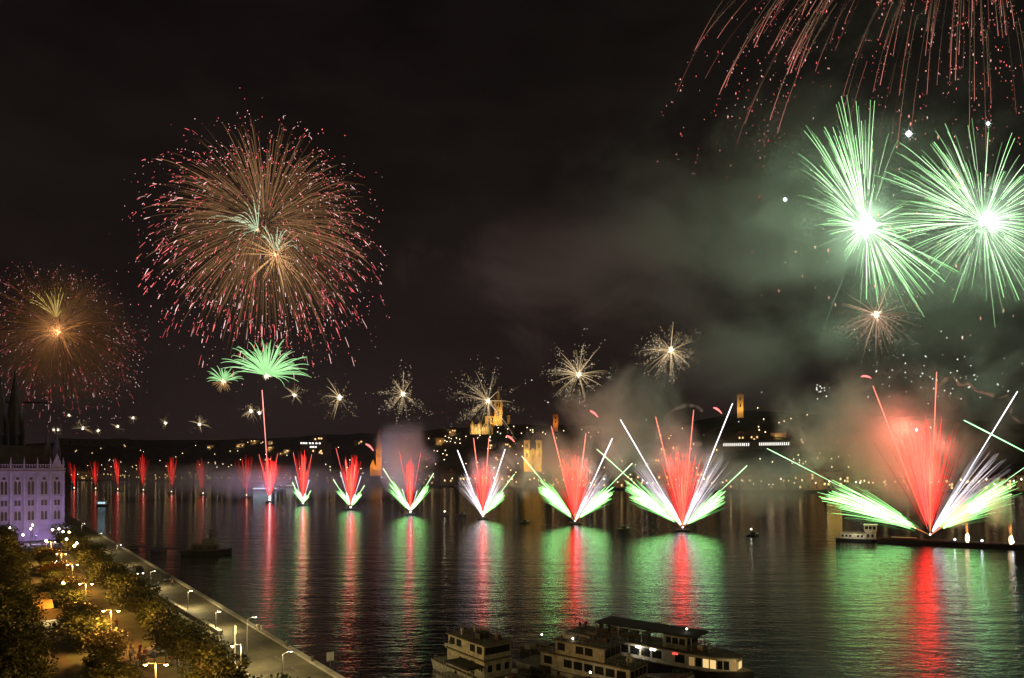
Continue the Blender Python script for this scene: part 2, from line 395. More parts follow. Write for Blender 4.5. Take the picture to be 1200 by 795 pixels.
# towers on the hill
def hill_tower(px, py0, py1, wpx, d, label, col, watts, m='goldstone'):
    s = d/F; base = P(px, py1, d); h = (py1-py0)*s; w_ = wpx*s/2
    t = empty('hill_tower', base, face_cam(px), label, 'tower')
    mb = MB(); mb.box(-w_, w_, -w_, w_, -14, h*.78); mb.box(-w_*1.15, w_*1.15, -w_*1.15, w_*1.15, h*.78, h*.83); mb.build('shaft', M[m], t)
    mb = MB(); mb.box(-w_*.7, w_*.7, -w_*.7, w_*.7, h*.83, h*.92); mb.cone((0, 0, h*.92), w_*.8, .1, h*.14, 8); mb.build('lantern', M[m], t)
    w = win_mesh('window', w_*.5, h*.16, M['glass']); windows(t, w, [(0, -w_, h*.5), (0, -w_, h*.15)])
    point('floodlight', (0, -w_*3.2, h*.1), col, watts, .6, t)
hill_tower(867.5, 459, 481, 7, 1250, 'orange-lit stone tower alone on the hill above the white window row', (1, .55, .18), 16000)
hill_tower(651, 484, 498, 6, 1450, 'small orange-lit square tower on the ridge right of the twin towers', (1, .45, .1), 13000, 'brick')
# hill-top palace
base = P(170, 519, 2500)
t = empty('palace', base, face_cam(170), 'long dim palace front on the far ridge, its right wing lit orange', 'palace')
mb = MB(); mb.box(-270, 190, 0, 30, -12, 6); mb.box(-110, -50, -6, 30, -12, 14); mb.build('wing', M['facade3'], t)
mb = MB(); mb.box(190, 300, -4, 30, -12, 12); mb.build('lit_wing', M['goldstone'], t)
mb = MB(); mb.box(-274, 190, -2, 32, 6, 10, 2); mb.box(190.2, 304, -6, 32, 12, 17, 2); mb.build('roof', M['slate'], t)
w = win_mesh('window', 6, 8, M['glass']); windows(t, w, [(x, 0, -6) for x in range(-255, 185, 24) if not -112 < x < -48]+[(x, -4, -3) for x in range(200, 296, 16)])
for x in (215, 245, 275): point('floodlight', (x, -34, 0), (1, .5, .12), 26000, 1, t)
# hillside hotel with a row of white windows
base = P(886, 524, 1180)
t = empty('hillside_hotel', base, face_cam(886), 'long pale hillside block with one bright row of white windows', 'hotel')
mb = MB(); mb.box(-56, 56, 0, 18, -16, 10); mb.box(-10, 4, -2, 18, -50, 9.9); mb.build('wall', M['facade1'], t)
MB().box(-58, 58, -1, 19, 10, 11.5).build('roof', M['slate'], t)
w = win_mesh('window', 1.5, 5, M['litwhite']); windows(t, w, [(-53+k*3.4, 0, 2) for k in range(14)])
windows(t, w, [(6+k*3.3, 0, 2.4) for k in range(15)]); w2 = win_mesh('window', 1.8, 2, M['litwin'])
windows(t, w2, [(-3, -2, z) for z in (-8, -16, -24, -32, -40)])
# dim apartment block left
base = P(368, 535, 1750)
t = empty('apartment_block', base, face_cam(368), 'dark apartment block with broken rows of lit windows above the far bank', 'apartment block')
mb = MB(); mb.box(-34, 44, 0, 22, -20, 36); mb.box(-6, 30, -1, 20, 36, 54); mb.build('wall', M['facade3'], t)
MB().box(-35, 45, -.8, 23, 36, 37.5).build('roof', M['slate'], t)
w = win_mesh('window', 4.5, 4, M['litwhite']); windows(t, w, [(x, 0, 31.5) for x in (-31, -25, -19, -10, -3, 6, 14)]+[(x, 0, 22) for x in (-8, -2, 4)])
w = win_mesh('window', 4, 4, M['litwin']); windows(t, w, [(3, -1, 42), (12, -1, 44), (18, -1, 44), (-2, 0, 12), (14, 0, 8), (19, 0, 6), (17, 0, 12)])
# waterfront houses
fr = random.Random(11)
wl_ = win_mesh('window', 2.4, 3.2, M['litwin']); wd_ = win_mesh('window', 2.0, 3.2, M['glass'])
px = 92.0
while px < 1230:
    ds = shore_d(px)+42+fr.uniform(0, 14); s = ds/F
    wpx = fr.uniform(14, 24)*(1300/ds)**.5; wid = wpx*s
    if not (605 < px+wpx/2 < 645 or 425 < px+wpx/2 < 458):
        h = fr.uniform(15, 26); base = Vector(((px+wpx/2-600)*s, ds, 3))
        t = empty('waterfront_house', base, face_cam(px), 'dim waterfront house with dark roof and a few lit windows on the far bank', 'house', 'houses along the far bank')
        MB().box(-wid/2, wid/2, 0, 14, -1, h).build('wall', M[fr.choice(['facade1', 'facade2', 'facade3'])], t)
        mb = MB(); mb.v += [(-wid/2-.4, -.5, h), (wid/2+.4, -.5, h), (wid/2+.4, 14.5, h), (-wid/2-.4, 14.5, h), (-wid/2+2, 7, h+5), (wid/2-2, 7, h+5)]
        mb.f += [[0, 1, 5, 4], [2, 3, 4, 5], [3, 0, 4], [1, 2, 5], [3, 2, 1, 0]]; mb.m += [0]*5; rf = mb.build('roof', M['tile'], t)
        MB().box(wid*.2, wid*.2+1.4, 6, 7.4, h+2, h+7.5).build('chimney', M['brick'], rf)
        k = fr.randint(3, 6); n = max(3, int(wid/5))
        cells = [(i, j) for i in range(n) for j in range(max(2, int(h/4.5)))]; fr.shuffle(cells)
        for q, (i, j) in enumerate(cells[:k+4]):
            c = (wl_ if q < k*.45 else wd_).copy(); link(c); c.parent = t; c.location = (-wid/2+wid*(i+.5)/n, 0, 2+j*4.4)
    px += wpx+fr.uniform(.5, 9)

# houses up the hillside
for k in range(46):
    hx, hy = fr.uniform(90, 1000), fr.uniform(508, 548)
    if 430 < hx < 455 or 600 < hx < 650: continue
    p = on_hill(hx, hy); w_ = fr.uniform(12, 30); h = fr.uniform(9, 16)
    t = empty('hillside_house', p-Vector((0, 0, 3)), face_cam(hx)+fr.uniform(-.3, .3), 'dim hillside house with one or two glowing windows above the far bank', 'house', 'houses on the far hillside')
    MB().box(-w_/2, w_/2, 0, 11, -3, h).build('wall', M[fr.choice(['facade1', 'facade2', 'facade3'])], t)
    mb = MB(); mb.v += [(-w_/2-.4, -.5, h), (w_/2+.4, -.5, h), (w_/2+.4, 11.5, h), (-w_/2-.4, 11.5, h), (-w_/2+2, 5.5, h+5), (w_/2-2, 5.5, h+5)]
    mb.f += [[0, 1, 5, 4], [2, 3, 4, 5], [3, 0, 4], [1, 2, 5], [3, 2, 1, 0]]; mb.m += [0]*5; mb.build('roof', M['tile'], t)
    for q in range(fr.randint(1, 3)):
        c = wl_.copy(); link(c); c.parent = t; c.location = (fr.uniform(-.4, .4)*w_, 0, h-4.5-fr.choice([0, 4]))
    if fr.random() < .3: point('floodlight', (0, -9, 3), (1, .6, .24), 5000, .5, t)  # extra light added to warm the facade, no fixture stands here
# lamps along the far embankment, lamps on the hillside
mb = MB(); mb.bar((0, 0, 0), (0, 0, 8.6), .12, 5)
pole_me = mb.mesh('pole', M['metal']); ball = MB(); ball.dot((0, 0, 9.4), 1.15); ball_me = ball.mesh('lamp_head', M['farlamp'])
ball2 = MB(); ball2.dot((0, 0, 9.4), 1.0); ball2_me = ball2.mesh('lamp_head', M['farwhite'])
hill_me = MB().dot((0, 0, 5.2), .95).mesh('lamp_head', M['hilllamp'])
def far_lamp(loc, me, label, group, pz=1.0):
    o = empty('street_lamp', loc, 0, label, 'street lamp', group); o.scale = (1, 1, pz)
    for n_, m_ in (('pole', pole_me), ('lamp_head', me)):
        c = link(bpy.data.objects.new(n_, m_)); c.parent = o
px = 84.0
while px < 1230:
    ds = shore_d(px)+fr.uniform(6, 26)
    far_lamp(Vector(((px-600)*ds/F, ds, 3)), ball_me if fr.random() < .75 else ball2_me, 'tiny glowing lamp in the string of lights along the far bank', 'lamps along the far embankment', fr.uniform(.8, 1.7))
    if fr.random() < .3:
        point('floodlight', ((px-600)*ds/F, ds+6, 10), (1, .6, .22), 5000, .5)  # added street-lamp light that brightens the waterfront facades, not a floodlight
    px += fr.choice([5, 7, 9, 13, 16])
mb = MB(); mb.bar((0, 0, 0), (0, 0, 5), .12, 5); pole_me = mb.mesh('pole', M['metal'])
spots = []
for _ in range(80): spots.append((fr.uniform(85, 640), fr.uniform(518, 556)))
for _ in range(40): spots.append((fr.uniform(85, 1000), fr.uniform(540, 557)))
for _ in range(28): spots.append((fr.uniform(530, 720), fr.uniform(499, 513)))
for _ in range(32): spots.append((fr.uniform(690, 1000), fr.uniform(500, 555)))
for _ in range(14): spots.append((fr.uniform(500, 545), fr.uniform(510, 517)))
spots += [(895, 491), (913, 495), (919, 493), (927, 490), (946, 486), (889, 500), (888, 470)]
for (a, c) in spots:
    p = on_hill(a, c+4); far_lamp(p, hill_me, 'tiny warm lamp dot scattered among the dark houses on the hillside', 'lamps on the far hillside', 1)

# ------------------------------------------------------------------ parliament wing at the left edge
C0 = Vector((-167.3, 255, 4.5))
pt = empty('parliament_wing', C0, math.atan2(QN.y, QN.x), 'violet-lit neo-gothic building with rows of arched windows and dark spires', 'parliament')
# local +x runs along the visible front (to the left in the photo), local -y... outward normal is -QU
sgn = 1 if Vector((math.cos(pt.rotation_euler.z+R(90)), math.sin(pt.rotation_euler.z+R(90)), 0)).dot(QU) > 0 else -1
def yy(v): return v*sgn                  # depth into the building
def pbox(mb, x0, x1, d0, d1, z0, z1, tp=0): a, b2 = sorted((yy(d0), yy(d1))); return mb.box(x0, x1, a, b2, z0, z1, tp)
EV = 26.4
mb = MB(); pbox(mb, 0, 46, 0, 60, -4, EV)
pbox(mb, -.3, 46, -.35, 0, 2.5, 3.3); pbox(mb, -.3, 46, -.3, 0, 11.6, 12.0); pbox(mb, -.3, 46, -.3, 0, 15.9, 16.3); pbox(mb, -.4, 46, -.5, 0, EV-1.6, EV-.9); pbox(mb, -.5, 46, -.7, 0, EV-.4, EV+.02)
mb.build('wall', M['stone'], pt)
BAY = 3.95
for k in range(12):
    x = .25+k*BAY
    mb = MB(); pbox(mb, x-.35, x+.35, -.75, 0, 0, EV-1.7); pbox(mb, x-.28, x+.28, -.66, .1, EV, EV+1.8); mb.cone((x, yy(-.25), EV+1.8), .42, .02, 2.6, 4, R(45)); mb.build('buttress', M['stone'], pt)
def lancet(mb, x, z0, w_, h, d0, d1):
    n = 6; pts = [(x-w_/2, z0), (x+w_/2, z0), (x+w_/2, z0+h*.72)]+[(x+w_/2*math.cos(a), z0+h*.72+h*.28*math.sin(a)) for a in [math.pi*i/n for i in range(1, n)]]+[(x-w_/2, z0+h*.72)]
    b0 = len(mb.v); k = len(pts)
    mb.v += [(p[0], yy(d0), p[1]) for p in pts]+[(p[0], yy(d1), p[1]) for p in pts]
    mb.f.append([b0+i for i in range(k)]); mb.f.append([b0+k+i for i in range(k)][::-1]); mb.m += [0, 0]
    for i in range(k): j = (i+1) % k; mb.f.append([b0+i, b0+k+i, b0+k+j, b0+j]); mb.m.append(0)
for k in range(11):
    x = .25+(k+.5)*BAY
    # tall traceried window
    fr_ = MB(); lancet(fr_, x, 16.6, 2.7, 7.4, -.16, .05); fo = fr_.build('window', M['stone'], pt)
    g = MB(); lancet(g, x-.55, 16.9, .86, 4.9, -.2, .0); lancet(g, x+.55, 16.9, .86, 4.9, -.2, .0); g.cone((x, 0, 22.6), .001, .001, .001, 3)
    for q in range(10):
        pass
    b0 = len(g.v); g.v += [(x+.55*math.cos(a), yy(-.2), 22.7+.55*math.sin(a)) for a in [2*math.pi*i/10 for i in range(10)]]; g.f.append(list(range(b0, b0+10))); g.m.append(0)
    g.build('pane', M['glass'], fo)
    fr_ = MB(); pbox(fr_, x-1.15, x+1.15, -.14, .05, 12.5, 15.1); fo = fr_.build('window', M['stone'], pt)
    g = MB(); pbox(g, x-.9, x-.1, -.18, 0, 12.8, 14.8); pbox(g, x+.1, x+.9, -.18, 0, 12.8, 14.8); g.build('pane', M['glass'], fo)
    fr_ = MB(); pbox(fr_, x-1.2, x+1.2, -.14, .05, 7.3, 11.2); fo = fr_.build('window', M['stone'], pt)
    g = MB(); lancet(g, x-.52, 7.6, .82, 3.3, -.18, 0); lancet(g, x+.52, 7.6, .82, 3.3, -.18, 0); g.build('pane', M['glass'], fo)
mb = MB(); pbox(mb, -.3, 46, -.45, -.2, EV+1.3, EV+1.5)
for k in range(58): pbox(mb, k*.8, k*.8+.22, -.42, -.24, EV, EV+1.3)
mb.build('balustrade', M['stone'], pt)
mb = MB(); x0, x1 = .8, 46
b0 = len(mb.v); mb.v += [(x0, yy(.8), EV), (x1, yy(.8), EV), (x1, yy(59), EV), (x0, yy(59), EV), (x0+3, yy(7), EV+8.5), (x1, yy(7), EV+8.5), (x1, yy(53), EV+8.5), (x0+3, yy(53), EV+8.5)]
mb.f += [[0, 1, 5, 4], [1, 2, 6, 5], [2, 3, 7, 6], [3, 0, 4, 7], [4, 5, 6, 7]]; mb.m += [0]*5; mb.build('roof', M['slate'], pt)
mb = MB(); b0 = len(mb.v); mb.v += [(.2, yy(-.3), EV+.03), (4.2, yy(-.3), EV+.03), (2.2, yy(-.3), EV+5.6), (.2, yy(4), EV+.03), (4.2, yy(4), EV+.03), (2.2, yy(4), EV+5.6)]
mb.f += [[0, 1, 2], [3, 5, 4], [0, 2, 5, 3], [1, 4, 5, 2]]; mb.m += [0]*4; mb.build('gable', M['stone'], pt)
def spire(x, dd, w_, zb, zt, name='spire'):
    mb = MB(); mb.cone((x, yy(dd), zb), w_, w_*.9, (zt-zb)*.34, 8); mb.cone((x, yy(dd), zb+(zt-zb)*.34), w_*1.12, .05, (zt-zb)*.66, 8)
    for q in range(4):
        a = R(45+90*q); mb.cone((x+w_*1.1*math.cos(a), yy(dd)+w_*1.1*math.sin(a), zb), w_*.22, w_*.2, (zt-zb)*.38, 6); mb.cone((x+w_*1.1*math.cos(a), yy(dd)+w_*1.1*math.sin(a), zb+(zt-zb)*.38), w_*.25, .02, (zt-zb)*.18, 6)
    mb.build(name, M['slate'], pt)
spire(2.2, 2.5, 1.2, EV, EV+15, 'turret'); spire(4.9, 5.5, 1.1, EV, EV+15.5, 'turret')
spire(14, 40, 3.4, EV, 67, 'spire'); spire(19, 55, 3.4, EV, 67, 'spire'); spire(27, 22, 4.2, EV, 60, 'spire')
for k in range(6):
    x = 2+k*7.5
    t = empty('floodlight', pt.matrix_basis @ Vector((x, yy(-17), 2.5)), pt.rotation_euler.z, 'low floodlight washing the gothic front with violet light', 'floodlight', 'floodlights before the gothic front')
    mb = MB(); mb.box(-.35, .35, -.2, .2, .3, .8); mb.box(-.06, .06, -.06, .06, -1.0, .3); mb.build('housing', M['metal'], t)
    MB().box(-.3, .3, *sorted((yy(.21), yy(.24))), .35, .75).build('lens', emis('violet_lens', (.6, .4, 1), 2), t)
    point('beam', (0, yy(.9), 1.4), (.50, .34, 1), 8500, .3, t)
mb = MB()
a, b2 = P(-60, 471, 305), P(56, 472.5, 305)
mb.bar(a, b2, .28, 4); mb.bar(a+Vector((0, 0, 1.6)), b2+Vector((-3, 0, .2)), .14, 4)
for k in range(16):
    q = a.lerp(b2, k/16); q2 = a.lerp(b2, (k+.5)/16)+Vector((0, 0, 1.5)); mb.bar(q, q2, .08, 4)
t = empty('crane', (a.x, a.y, 4.5), 0, 'dark horizontal crane jib reaching across the spires at the left edge', 'crane')
o = mb.build('jib', M['metal']); o.parent = t; o.location = -Vector(t.location)
mb = MB(); mb.box(-.8, .8, -.8, .8, 0, a.z-3); mb.build('mast', M['metal'], t)

# ------------------------------------------------------------------ trees
def make_crown(seed, rx, rz, n, size):
    r_ = random.Random(seed); mb = MB(); lobes = []
    for k in range(9):
        a = r_.uniform(0, 6.28); q = r_.uniform(.1, .62)
        lobes.append((Vector((q*rx*math.cos(a), q*rx*math.sin(a), r_.uniform(-.45, .5)*rz)), r_.uniform(.34, .56)))
    lobes.append((Vector((0, 0, .25*rz)), .55))
    for k in range(n):
        c, f = r_.choice(lobes)
        v = Vector((r_.gauss(0, 1), r_.gauss(0, 1), r_.gauss(0, 1))).normalized()*(r_.random()**.35)
        p = c+Vector((v.x*f*rx, v.y*f*rx, v.z*f*rz))
        if mnoise.noise(p*.55+Vector((seed*3.1, 0, 0))) < -.28: continue
        q = Vector((r_.gauss(0, 1), r_.gauss(0, 1), r_.gauss(.4, 1))).normalized()
        u = q.orthogonal().normalized(); w_ = q.cross(u); a = r_.uniform(0, 6.28)
        u, w_ = u*math.cos(a)+w_*math.sin(a), w_*math.cos(a)-u*math.sin(a); sz = size*r_.uniform(.6, 1.3)
        mb.poly([p-u*sz, p+w_*sz*.55, p+u*sz, p-w_*sz*.55])
    return mb
def make_trunk(seed, h, crown_z, rx):
    r_ = random.Random(seed+50); mb = MB()
    mb.tube([(0, 0, 0), (r_.uniform(-.1, .1), .05, h*.5), (0, r_.uniform(-.1, .1), h)], [.28, .22, .17], None, 7)
    for k in range(6):
        a = k*1.05+r_.uniform(0, .5); l = rx*r_.uniform(.5, .8)
        mb.tube([(0, 0, h*r_.uniform(.72, .98)), (l*.5*math.cos(a), l*.5*math.sin(a), h+l*.35), (l*math.cos(a), l*math.sin(a), h+l*r_.uniform(.5, .95))], [.12, .08, .03], None, 5)
    return mb
protos = {}
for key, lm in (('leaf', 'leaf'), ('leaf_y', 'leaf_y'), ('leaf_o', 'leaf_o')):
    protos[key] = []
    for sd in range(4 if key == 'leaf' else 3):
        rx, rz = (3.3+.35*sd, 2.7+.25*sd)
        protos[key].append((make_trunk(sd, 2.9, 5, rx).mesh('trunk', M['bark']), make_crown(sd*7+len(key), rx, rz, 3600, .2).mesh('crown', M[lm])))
tr = random.Random(5)
def tree(al, inl, key, label, group, sc=1.0, z=4.5, wide=1.12):
    tk, cr = tr.choice(protos[key]); o = empty('tree', Q(al, inl, z), tr.uniform(0, 6.28), label, 'tree', group)
    s = sc*tr.uniform(.88, 1.12); o.scale = (s*wide, s*wide, s*tr.uniform(.92, 1.1))
    a = link(bpy.data.objects.new('trunk', tk)); a.parent = o
    c = link(bpy.data.objects.new('crown', cr)); c.parent = o; c.location = (0, 0, 3.9)
al = -24.0
while al < 250:
    tree(al, tr.uniform(17.2, 18.6), 'leaf', 'dark leafy tree in the unlit row between quay and promenade', 'dark trees along the quay', .92)
    al += tr.uniform(5.2, 7.0)
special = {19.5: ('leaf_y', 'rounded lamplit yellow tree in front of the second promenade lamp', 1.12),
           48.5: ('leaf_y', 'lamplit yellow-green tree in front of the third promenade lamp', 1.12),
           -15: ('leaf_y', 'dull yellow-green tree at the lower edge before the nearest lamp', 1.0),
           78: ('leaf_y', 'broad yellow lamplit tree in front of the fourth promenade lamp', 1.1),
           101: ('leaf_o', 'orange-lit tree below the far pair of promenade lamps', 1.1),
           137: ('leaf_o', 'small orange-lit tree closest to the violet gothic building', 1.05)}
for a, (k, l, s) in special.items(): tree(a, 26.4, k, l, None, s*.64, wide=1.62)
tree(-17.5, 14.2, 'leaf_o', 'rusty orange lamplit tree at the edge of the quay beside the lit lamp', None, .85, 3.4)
for a in (-4, 3, 11, 29, 36, 42, 58, 65, 71, 89, 95, 113, 121, 128, 148): tree(a, 27.2, 'leaf', 'shaded green tree in the lamp row along the promenade', 'shaded trees in the lamp row', .66, wide=1.4)
for inl, a0 in ((35.8, 10), (39.5, -34), (45, -20), (51, 0), (58, 30)):
    al = a0
    while al < 215:
        if al > -40: tree(al, inl+tr.uniform(-.8, .8), 'leaf', 'black unlit tree in the dark park left of the path', 'unlit trees in the park', 1.08)
        al += tr.uniform(6.8, 9)

# ------------------------------------------------------------------ lamps of the promenade and the quay
ly = ['nearest double-headed promenade lamp, at the lower edge of the trees', 'second double-headed promenade lamp, above a rounded yellow tree',
      'third double-headed promenade lamp, level with the kiosk awnings', 'fourth double-headed promenade lamp, just beyond the kiosk awnings',
      'fifth double-headed promenade lamp, small and set among orange-lit leaves', 'farthest double-headed promenade lamp before the gothic building']
for k, px_py_d in enumerate([(182.5, 778, 69), (130, 715.5, 95), (100.5, 684, 118), (85, 661.5, 142), (72, 649, 161), (60, 635, 188)]):
    px, py, d = px_py_d
    hp = P(px, py, d); t = empty('promenade_lamp', (hp.x, hp.y, 4.5), 0, ly[k], 'street lamp', 'double-headed lamps along the promenade')
    h = hp.z-4.5
    mb = MB(); mb.tube([(0, 0, 0), (0, 0, 1), (0, 0, h+.1)], [.15, .09, .065], None, 8); mb.build('pole', M['metal'], t)
    mb = MB(); mb.bar((-1.05, 0, h+.05), (1.05, 0, h+.05), .035, 5); mb.build('crossbar', M['metal'], t)
    for sx in (-1, 1):
        hd = MB().cone((sx*1.05, 0, h), .3, .12, .22, 10).build('lamp_head', M['metal'], t)
        g = MB(); g.dot((sx*1.05, 0, h-.1), .24, None, .7); g.build('bulb', M['sodium'], hd)
        point('lamp_light', (sx*1.05, 0, h-.5), (1, .47, .09), 4600, .2, t)
def park_lamp(px, py, z, label, white=True):
    d = F*(CH-z)/(py-HZ); hp = P(px, py, d); t = empty('park_lamp', (hp.x, hp.y, 4.5), 0, label, 'lamp', 'small lamps at the foot of the gothic building')
    h = z-4.5; MB().bar((0, 0, 0), (0, 0, h), .06, 6).build('pole', M['metal'], t)
    MB().dot((0, 0, h), .42).build('globe', M['whitelamp' if white else 'sodium'], t)
for k, (px, py) in enumerate([(12, 619), (38, 615.5), (36, 620), (27, 627), (61.5, 621), (69, 620), (74, 623.5), (81, 624), (54, 634), (78, 632), (87, 640), (90, 637), (66, 659), (74, 684)]):
    park_lamp(px, py, 10.5 if py < 645 else 8.5, 'small round park lamp glowing at the foot of the violet building', k % 3 != 1)
point('lamp_light', P(20, 622, 236), (1, .7, .35), 500, .4); point('lamp_light', P(70, 640, 205), (1, .6, .2), 1500, .4)

def quay_post(al, inl, h, label, lit=.6, arm=1.0, col=(1, .78, .36), rz=0.0):
    t = empty('quay_lamp', Q(al, inl, 2.5), QYAW+rz, label, 'street lamp', 'lamp posts along the quay')
    mb = MB(); mb.tube([(0, 0, 0), (0, 0, h)], [.10, .06], None, 8); mb.build('pole', M['metal'], t)
    mb = MB(); mb.bar((0, 0, h), (0, -arm, h+.25), .05, 5); mb.build('arm', M['metal'], t)
    hd = MB().box(-.12, .16, -arm-.45, -arm+.1, h+.18, h+.28).build('lamp_head', M['metal'], t)
    if lit:
        MB().box(-.07, .07, -arm-.3, -arm-.05, h+.1, h+.178).build('bulb', M['sodium' if lit > 1 else 'whitelamp'], hd)
        point('lamp_light', (0, -arm-.2, h-.1), col, 5200*lit, .15, t)
quay_post(14, 9.2, 6.6, 'tall thin quay lamp post rising beside the warm lit lamp', .55, 1.0)
quay_post(-2, 9.6, 5.2, 'thin quay lamp post standing nearest the moored boats', .55, .9)
quay_post(38.5, 7.4, 3.2, 'short pale lamp post at the end of the low quay wall', .5, .5)
quay_post(62, 6.9, 3.4, 'short lamp post halfway along the low pale quay wall', .5, .5)
quay_post(92, 8.6, 4.0, 'slim lamp post on the quay by the third dark tree clump', .5, .6)
quay_post(140, 9.5, 6, 'tall dim lamp post on the quay near the gangway', .55, .8)
quay_post(185, 9.5, 6, 'tall lamp post on the far quay just beyond the gangway', .55, .8)
quay_post(240, 9.5, 6, 'farthest visible lamp post on the misty quay', .7, .8)
quay_post(-28, 9.5, 7, 'quay lamp post below the lower edge of the view', .38, 1.0)  # this and the next two: unseen posts added to light the moored boats
quay_post(-58, 9.5, 7, 'unseen quay lamp post near the mooring of the passenger boats', .38, 1.0)
quay_post(-85, 9.5, 7, 'unseen quay lamp post closest to the viewpoint', .38, 1.0)
t = empty('quay_lamp', Q(8.2, 11.6, 2.5), QYAW, 'short-armed quay lamp with a glowing warm head among the posts', 'street lamp', 'lamp posts along the quay')
mb = MB(); mb.tube([(0, 0, 0), (0, 0, 4.7)], [.12, .08], None, 8); mb.build('pole', M['palemetal'], t)
MB().bar((0, 0, 4.6), (.6, .95, 4.7), .05, 5).build('arm', M['metal'], t)
hd = MB().cone((.6, .95, 4.5), .28, .1, .2, 10).build('lamp_head', M['metal'], t); MB().dot((.6, .95, 4.42), .24).build('bulb', M['sodium'], hd)
point('lamp_light', (.6, .9, 3.9), (1, .72, .3), 1900, .2, t)
t = empty('notice_post', Q(16.5, 10.2, 2.5), QYAW, 'narrow square signal post next to the tall quay lamp', 'post')
MB().box(-.1, .1, -.1, .1, 0, 4.9).build('pole', M['palemetal'], t); MB().box(-.25, .25, -.16, .16, 4.2, 5.4).build('signal_box', M['white'], t)
# bollards and small posts at the water's edge
for k, (px, py, lb) in enumerate([(302, 737, 'left one of two white bollards on the quay kerb'), (307, 738, 'right one of two white bollards on the quay kerb'), (366, 775, 'low dark bollard on the kerb near the lower end of the quay'), (336, 757, 'small dark bollard halfway down the quay kerb')]):
    p = G(px, py, 2.78); t = empty('bollard', p, 0, lb, 'bollard')
    mb = MB(); mb.cone((0, 0, 0), .2, .17, .6, 10); mb.build('post', M['white' if k < 2 else 'metal'], t)
    MB().cone((0, 0, .6), .3, .24, .14, 10).build('cap', M['white' if k < 2 else 'metal'], t)
p = G(387, 782, 2.5); t = empty('sign_post', p, R(30), 'small pale square sign on a post at the water edge of the quay', 'sign')
MB().bar((0, 0, 0), (0, 0, 1.4), .04, 6).build('pole', M['metal'], t); MB().box(-.5, .5, -.03, .03, .9, 2.1).build('panel', M['palemetal'], t)

# kiosk with awnings in the park
def kiosk(al, inl, label, w_=3.2):
    t = empty('kiosk', Q(al, inl, 4.5), QYAW-R(90), label, 'kiosk', 'kiosks with awnings in the park')
    MB().box(-w_/2, w_/2, 0, 2.4, 0, 2.5).build('cabin', M['cream'], t)
    mb = MB(); mb.v += [(-w_/2-.4, -2.2, 2.45), (w_/2+.4, -2.2, 2.45), (w_/2+.4, 2.6, 3.2), (-w_/2-.4, 2.6, 3.2), (-w_/2-.4, -2.2, 2.35), (w_/2+.4, -2.2, 2.35), (w_/2+.4, 2.6, 3.1), (-w_/2-.4, 2.6, 3.1)]
    mb.f += [[0, 1, 2, 3], [7, 6, 5, 4], [0, 4, 5, 1], [1, 5, 6, 2], [2, 6, 7, 3], [3, 7, 4, 0]]; mb.m += [0]*6
    mb.build('awning', M['cloth'], t)
    for x in (-w_/2, w_/2): MB().bar((x, -2.0, 0), (x, -2.0, 2.35), .05, 6).build('post', M['metal'], t)
    MB().box(-w_/2+.3, w_/2-.3, -.06, -.01, 1.0, 2.0).build('counter_window', M['litwarm2'], t)
    point('lamp_light', (0, -1.2, 2.1), (1, .85, .6), 45, .1, t); point('lamp_light', (0, -2.8, 4.6), (1, .6, .2), 90, .15, t)
kiosk(45, 31.8, 'nearest park kiosk with a broad orange awning and bright white counter', 5.0)
kiosk(55, 31.6, 'middle park kiosk with a lit awning behind the broad one', 3.2)
kiosk(64, 31.8, 'farthest park kiosk with a small lit awning', 3.2)

# ------------------------------------------------------------------ people and vehicles
dg = None
def person_mesh(seed):
    r_ = random.Random(seed); st = r_.uniform(.03, .14)
    V = [(0, 0, .98), (0, 0, 1.22), (0, 0, 1.42), (0, .01, 1.52), (0, .02, 1.66), (0, 0, 1.76),
         (.1, 0, .92), (.11, st, .5), (.12, st*.6, .08), (.12, st*.6-.14, .04), (-.1, 0, .92), (-.11, -st, .5), (-.12, -st*1.1, .08), (-.12, -st*1.1-.14, .04),
         (.19, 0, 1.42), (.25, .03, 1.15), (.24, -.1, .92), (-.19, 0, 1.42), (-.25, .03, 1.15), (-.24, -.08, .92)]
    E = [(0, 1), (1, 2), (2, 3), (3, 4), (4, 5), (0, 6), (6, 7), (7, 8), (8, 9), (0, 10), (10, 11), (11, 12), (12, 13), (2, 14), (14, 15), (15, 16), (2, 17), (17, 18), (18, 19)]
    Rr = [.15, .16, .14, .06, .105, .08, .095, .065, .05, .045, .095, .065, .05, .045, .075, .055, .04, .075, .055, .04]
    me = bpy.data.meshes.new('person'); me.from_pydata(V, E, []); o = bpy.data.objects.new('person_build', me); link(o)
    o.modifiers.new('skin', 'SKIN'); sv = me.skin_vertices[0].data
    for i, q in enumerate(Rr): sv[i].radius = (q, q*.85)
    sv[0].use_root = True
    s2 = o.modifiers.new('sub', 'SUBSURF'); s2.levels = 1; s2.render_levels = 1
    bpy.context.view_layer.update()
    ev = o.evaluated_get(bpy.context.evaluated_depsgraph_get()); out = bpy.data.meshes.new_from_object(ev)
    bpy.data.objects.remove(o)
    cl = [(.05, .05, .07), (.14, .04, .04), (.3, .28, .25), (.06, .09, .16)][seed % 4]
    for m in (mat('trousers', (.04, .045, .06), .9), mat('jacket', cl, .85), mat('skin', (.45, .29, .2), .6)): out.materials.append(m)
    for p in out.polygons:
        z = p.center.z; p.material_index = 2 if z > 1.5 or (abs(p.center.x) > .2 and z < .95) else (1 if z > .95 else 0); p.use_smooth = True
    hair = MB(); hair.cone((0, .03, 1.68), .118, .06, .11, 10)
    return out, hair.mesh('hair', mat('hair', (.03, .02, .015), .7), True)
PM = [person_mesh(i) for i in range(4)]
jk = ['dark', 'dark red', 'pale', 'navy']
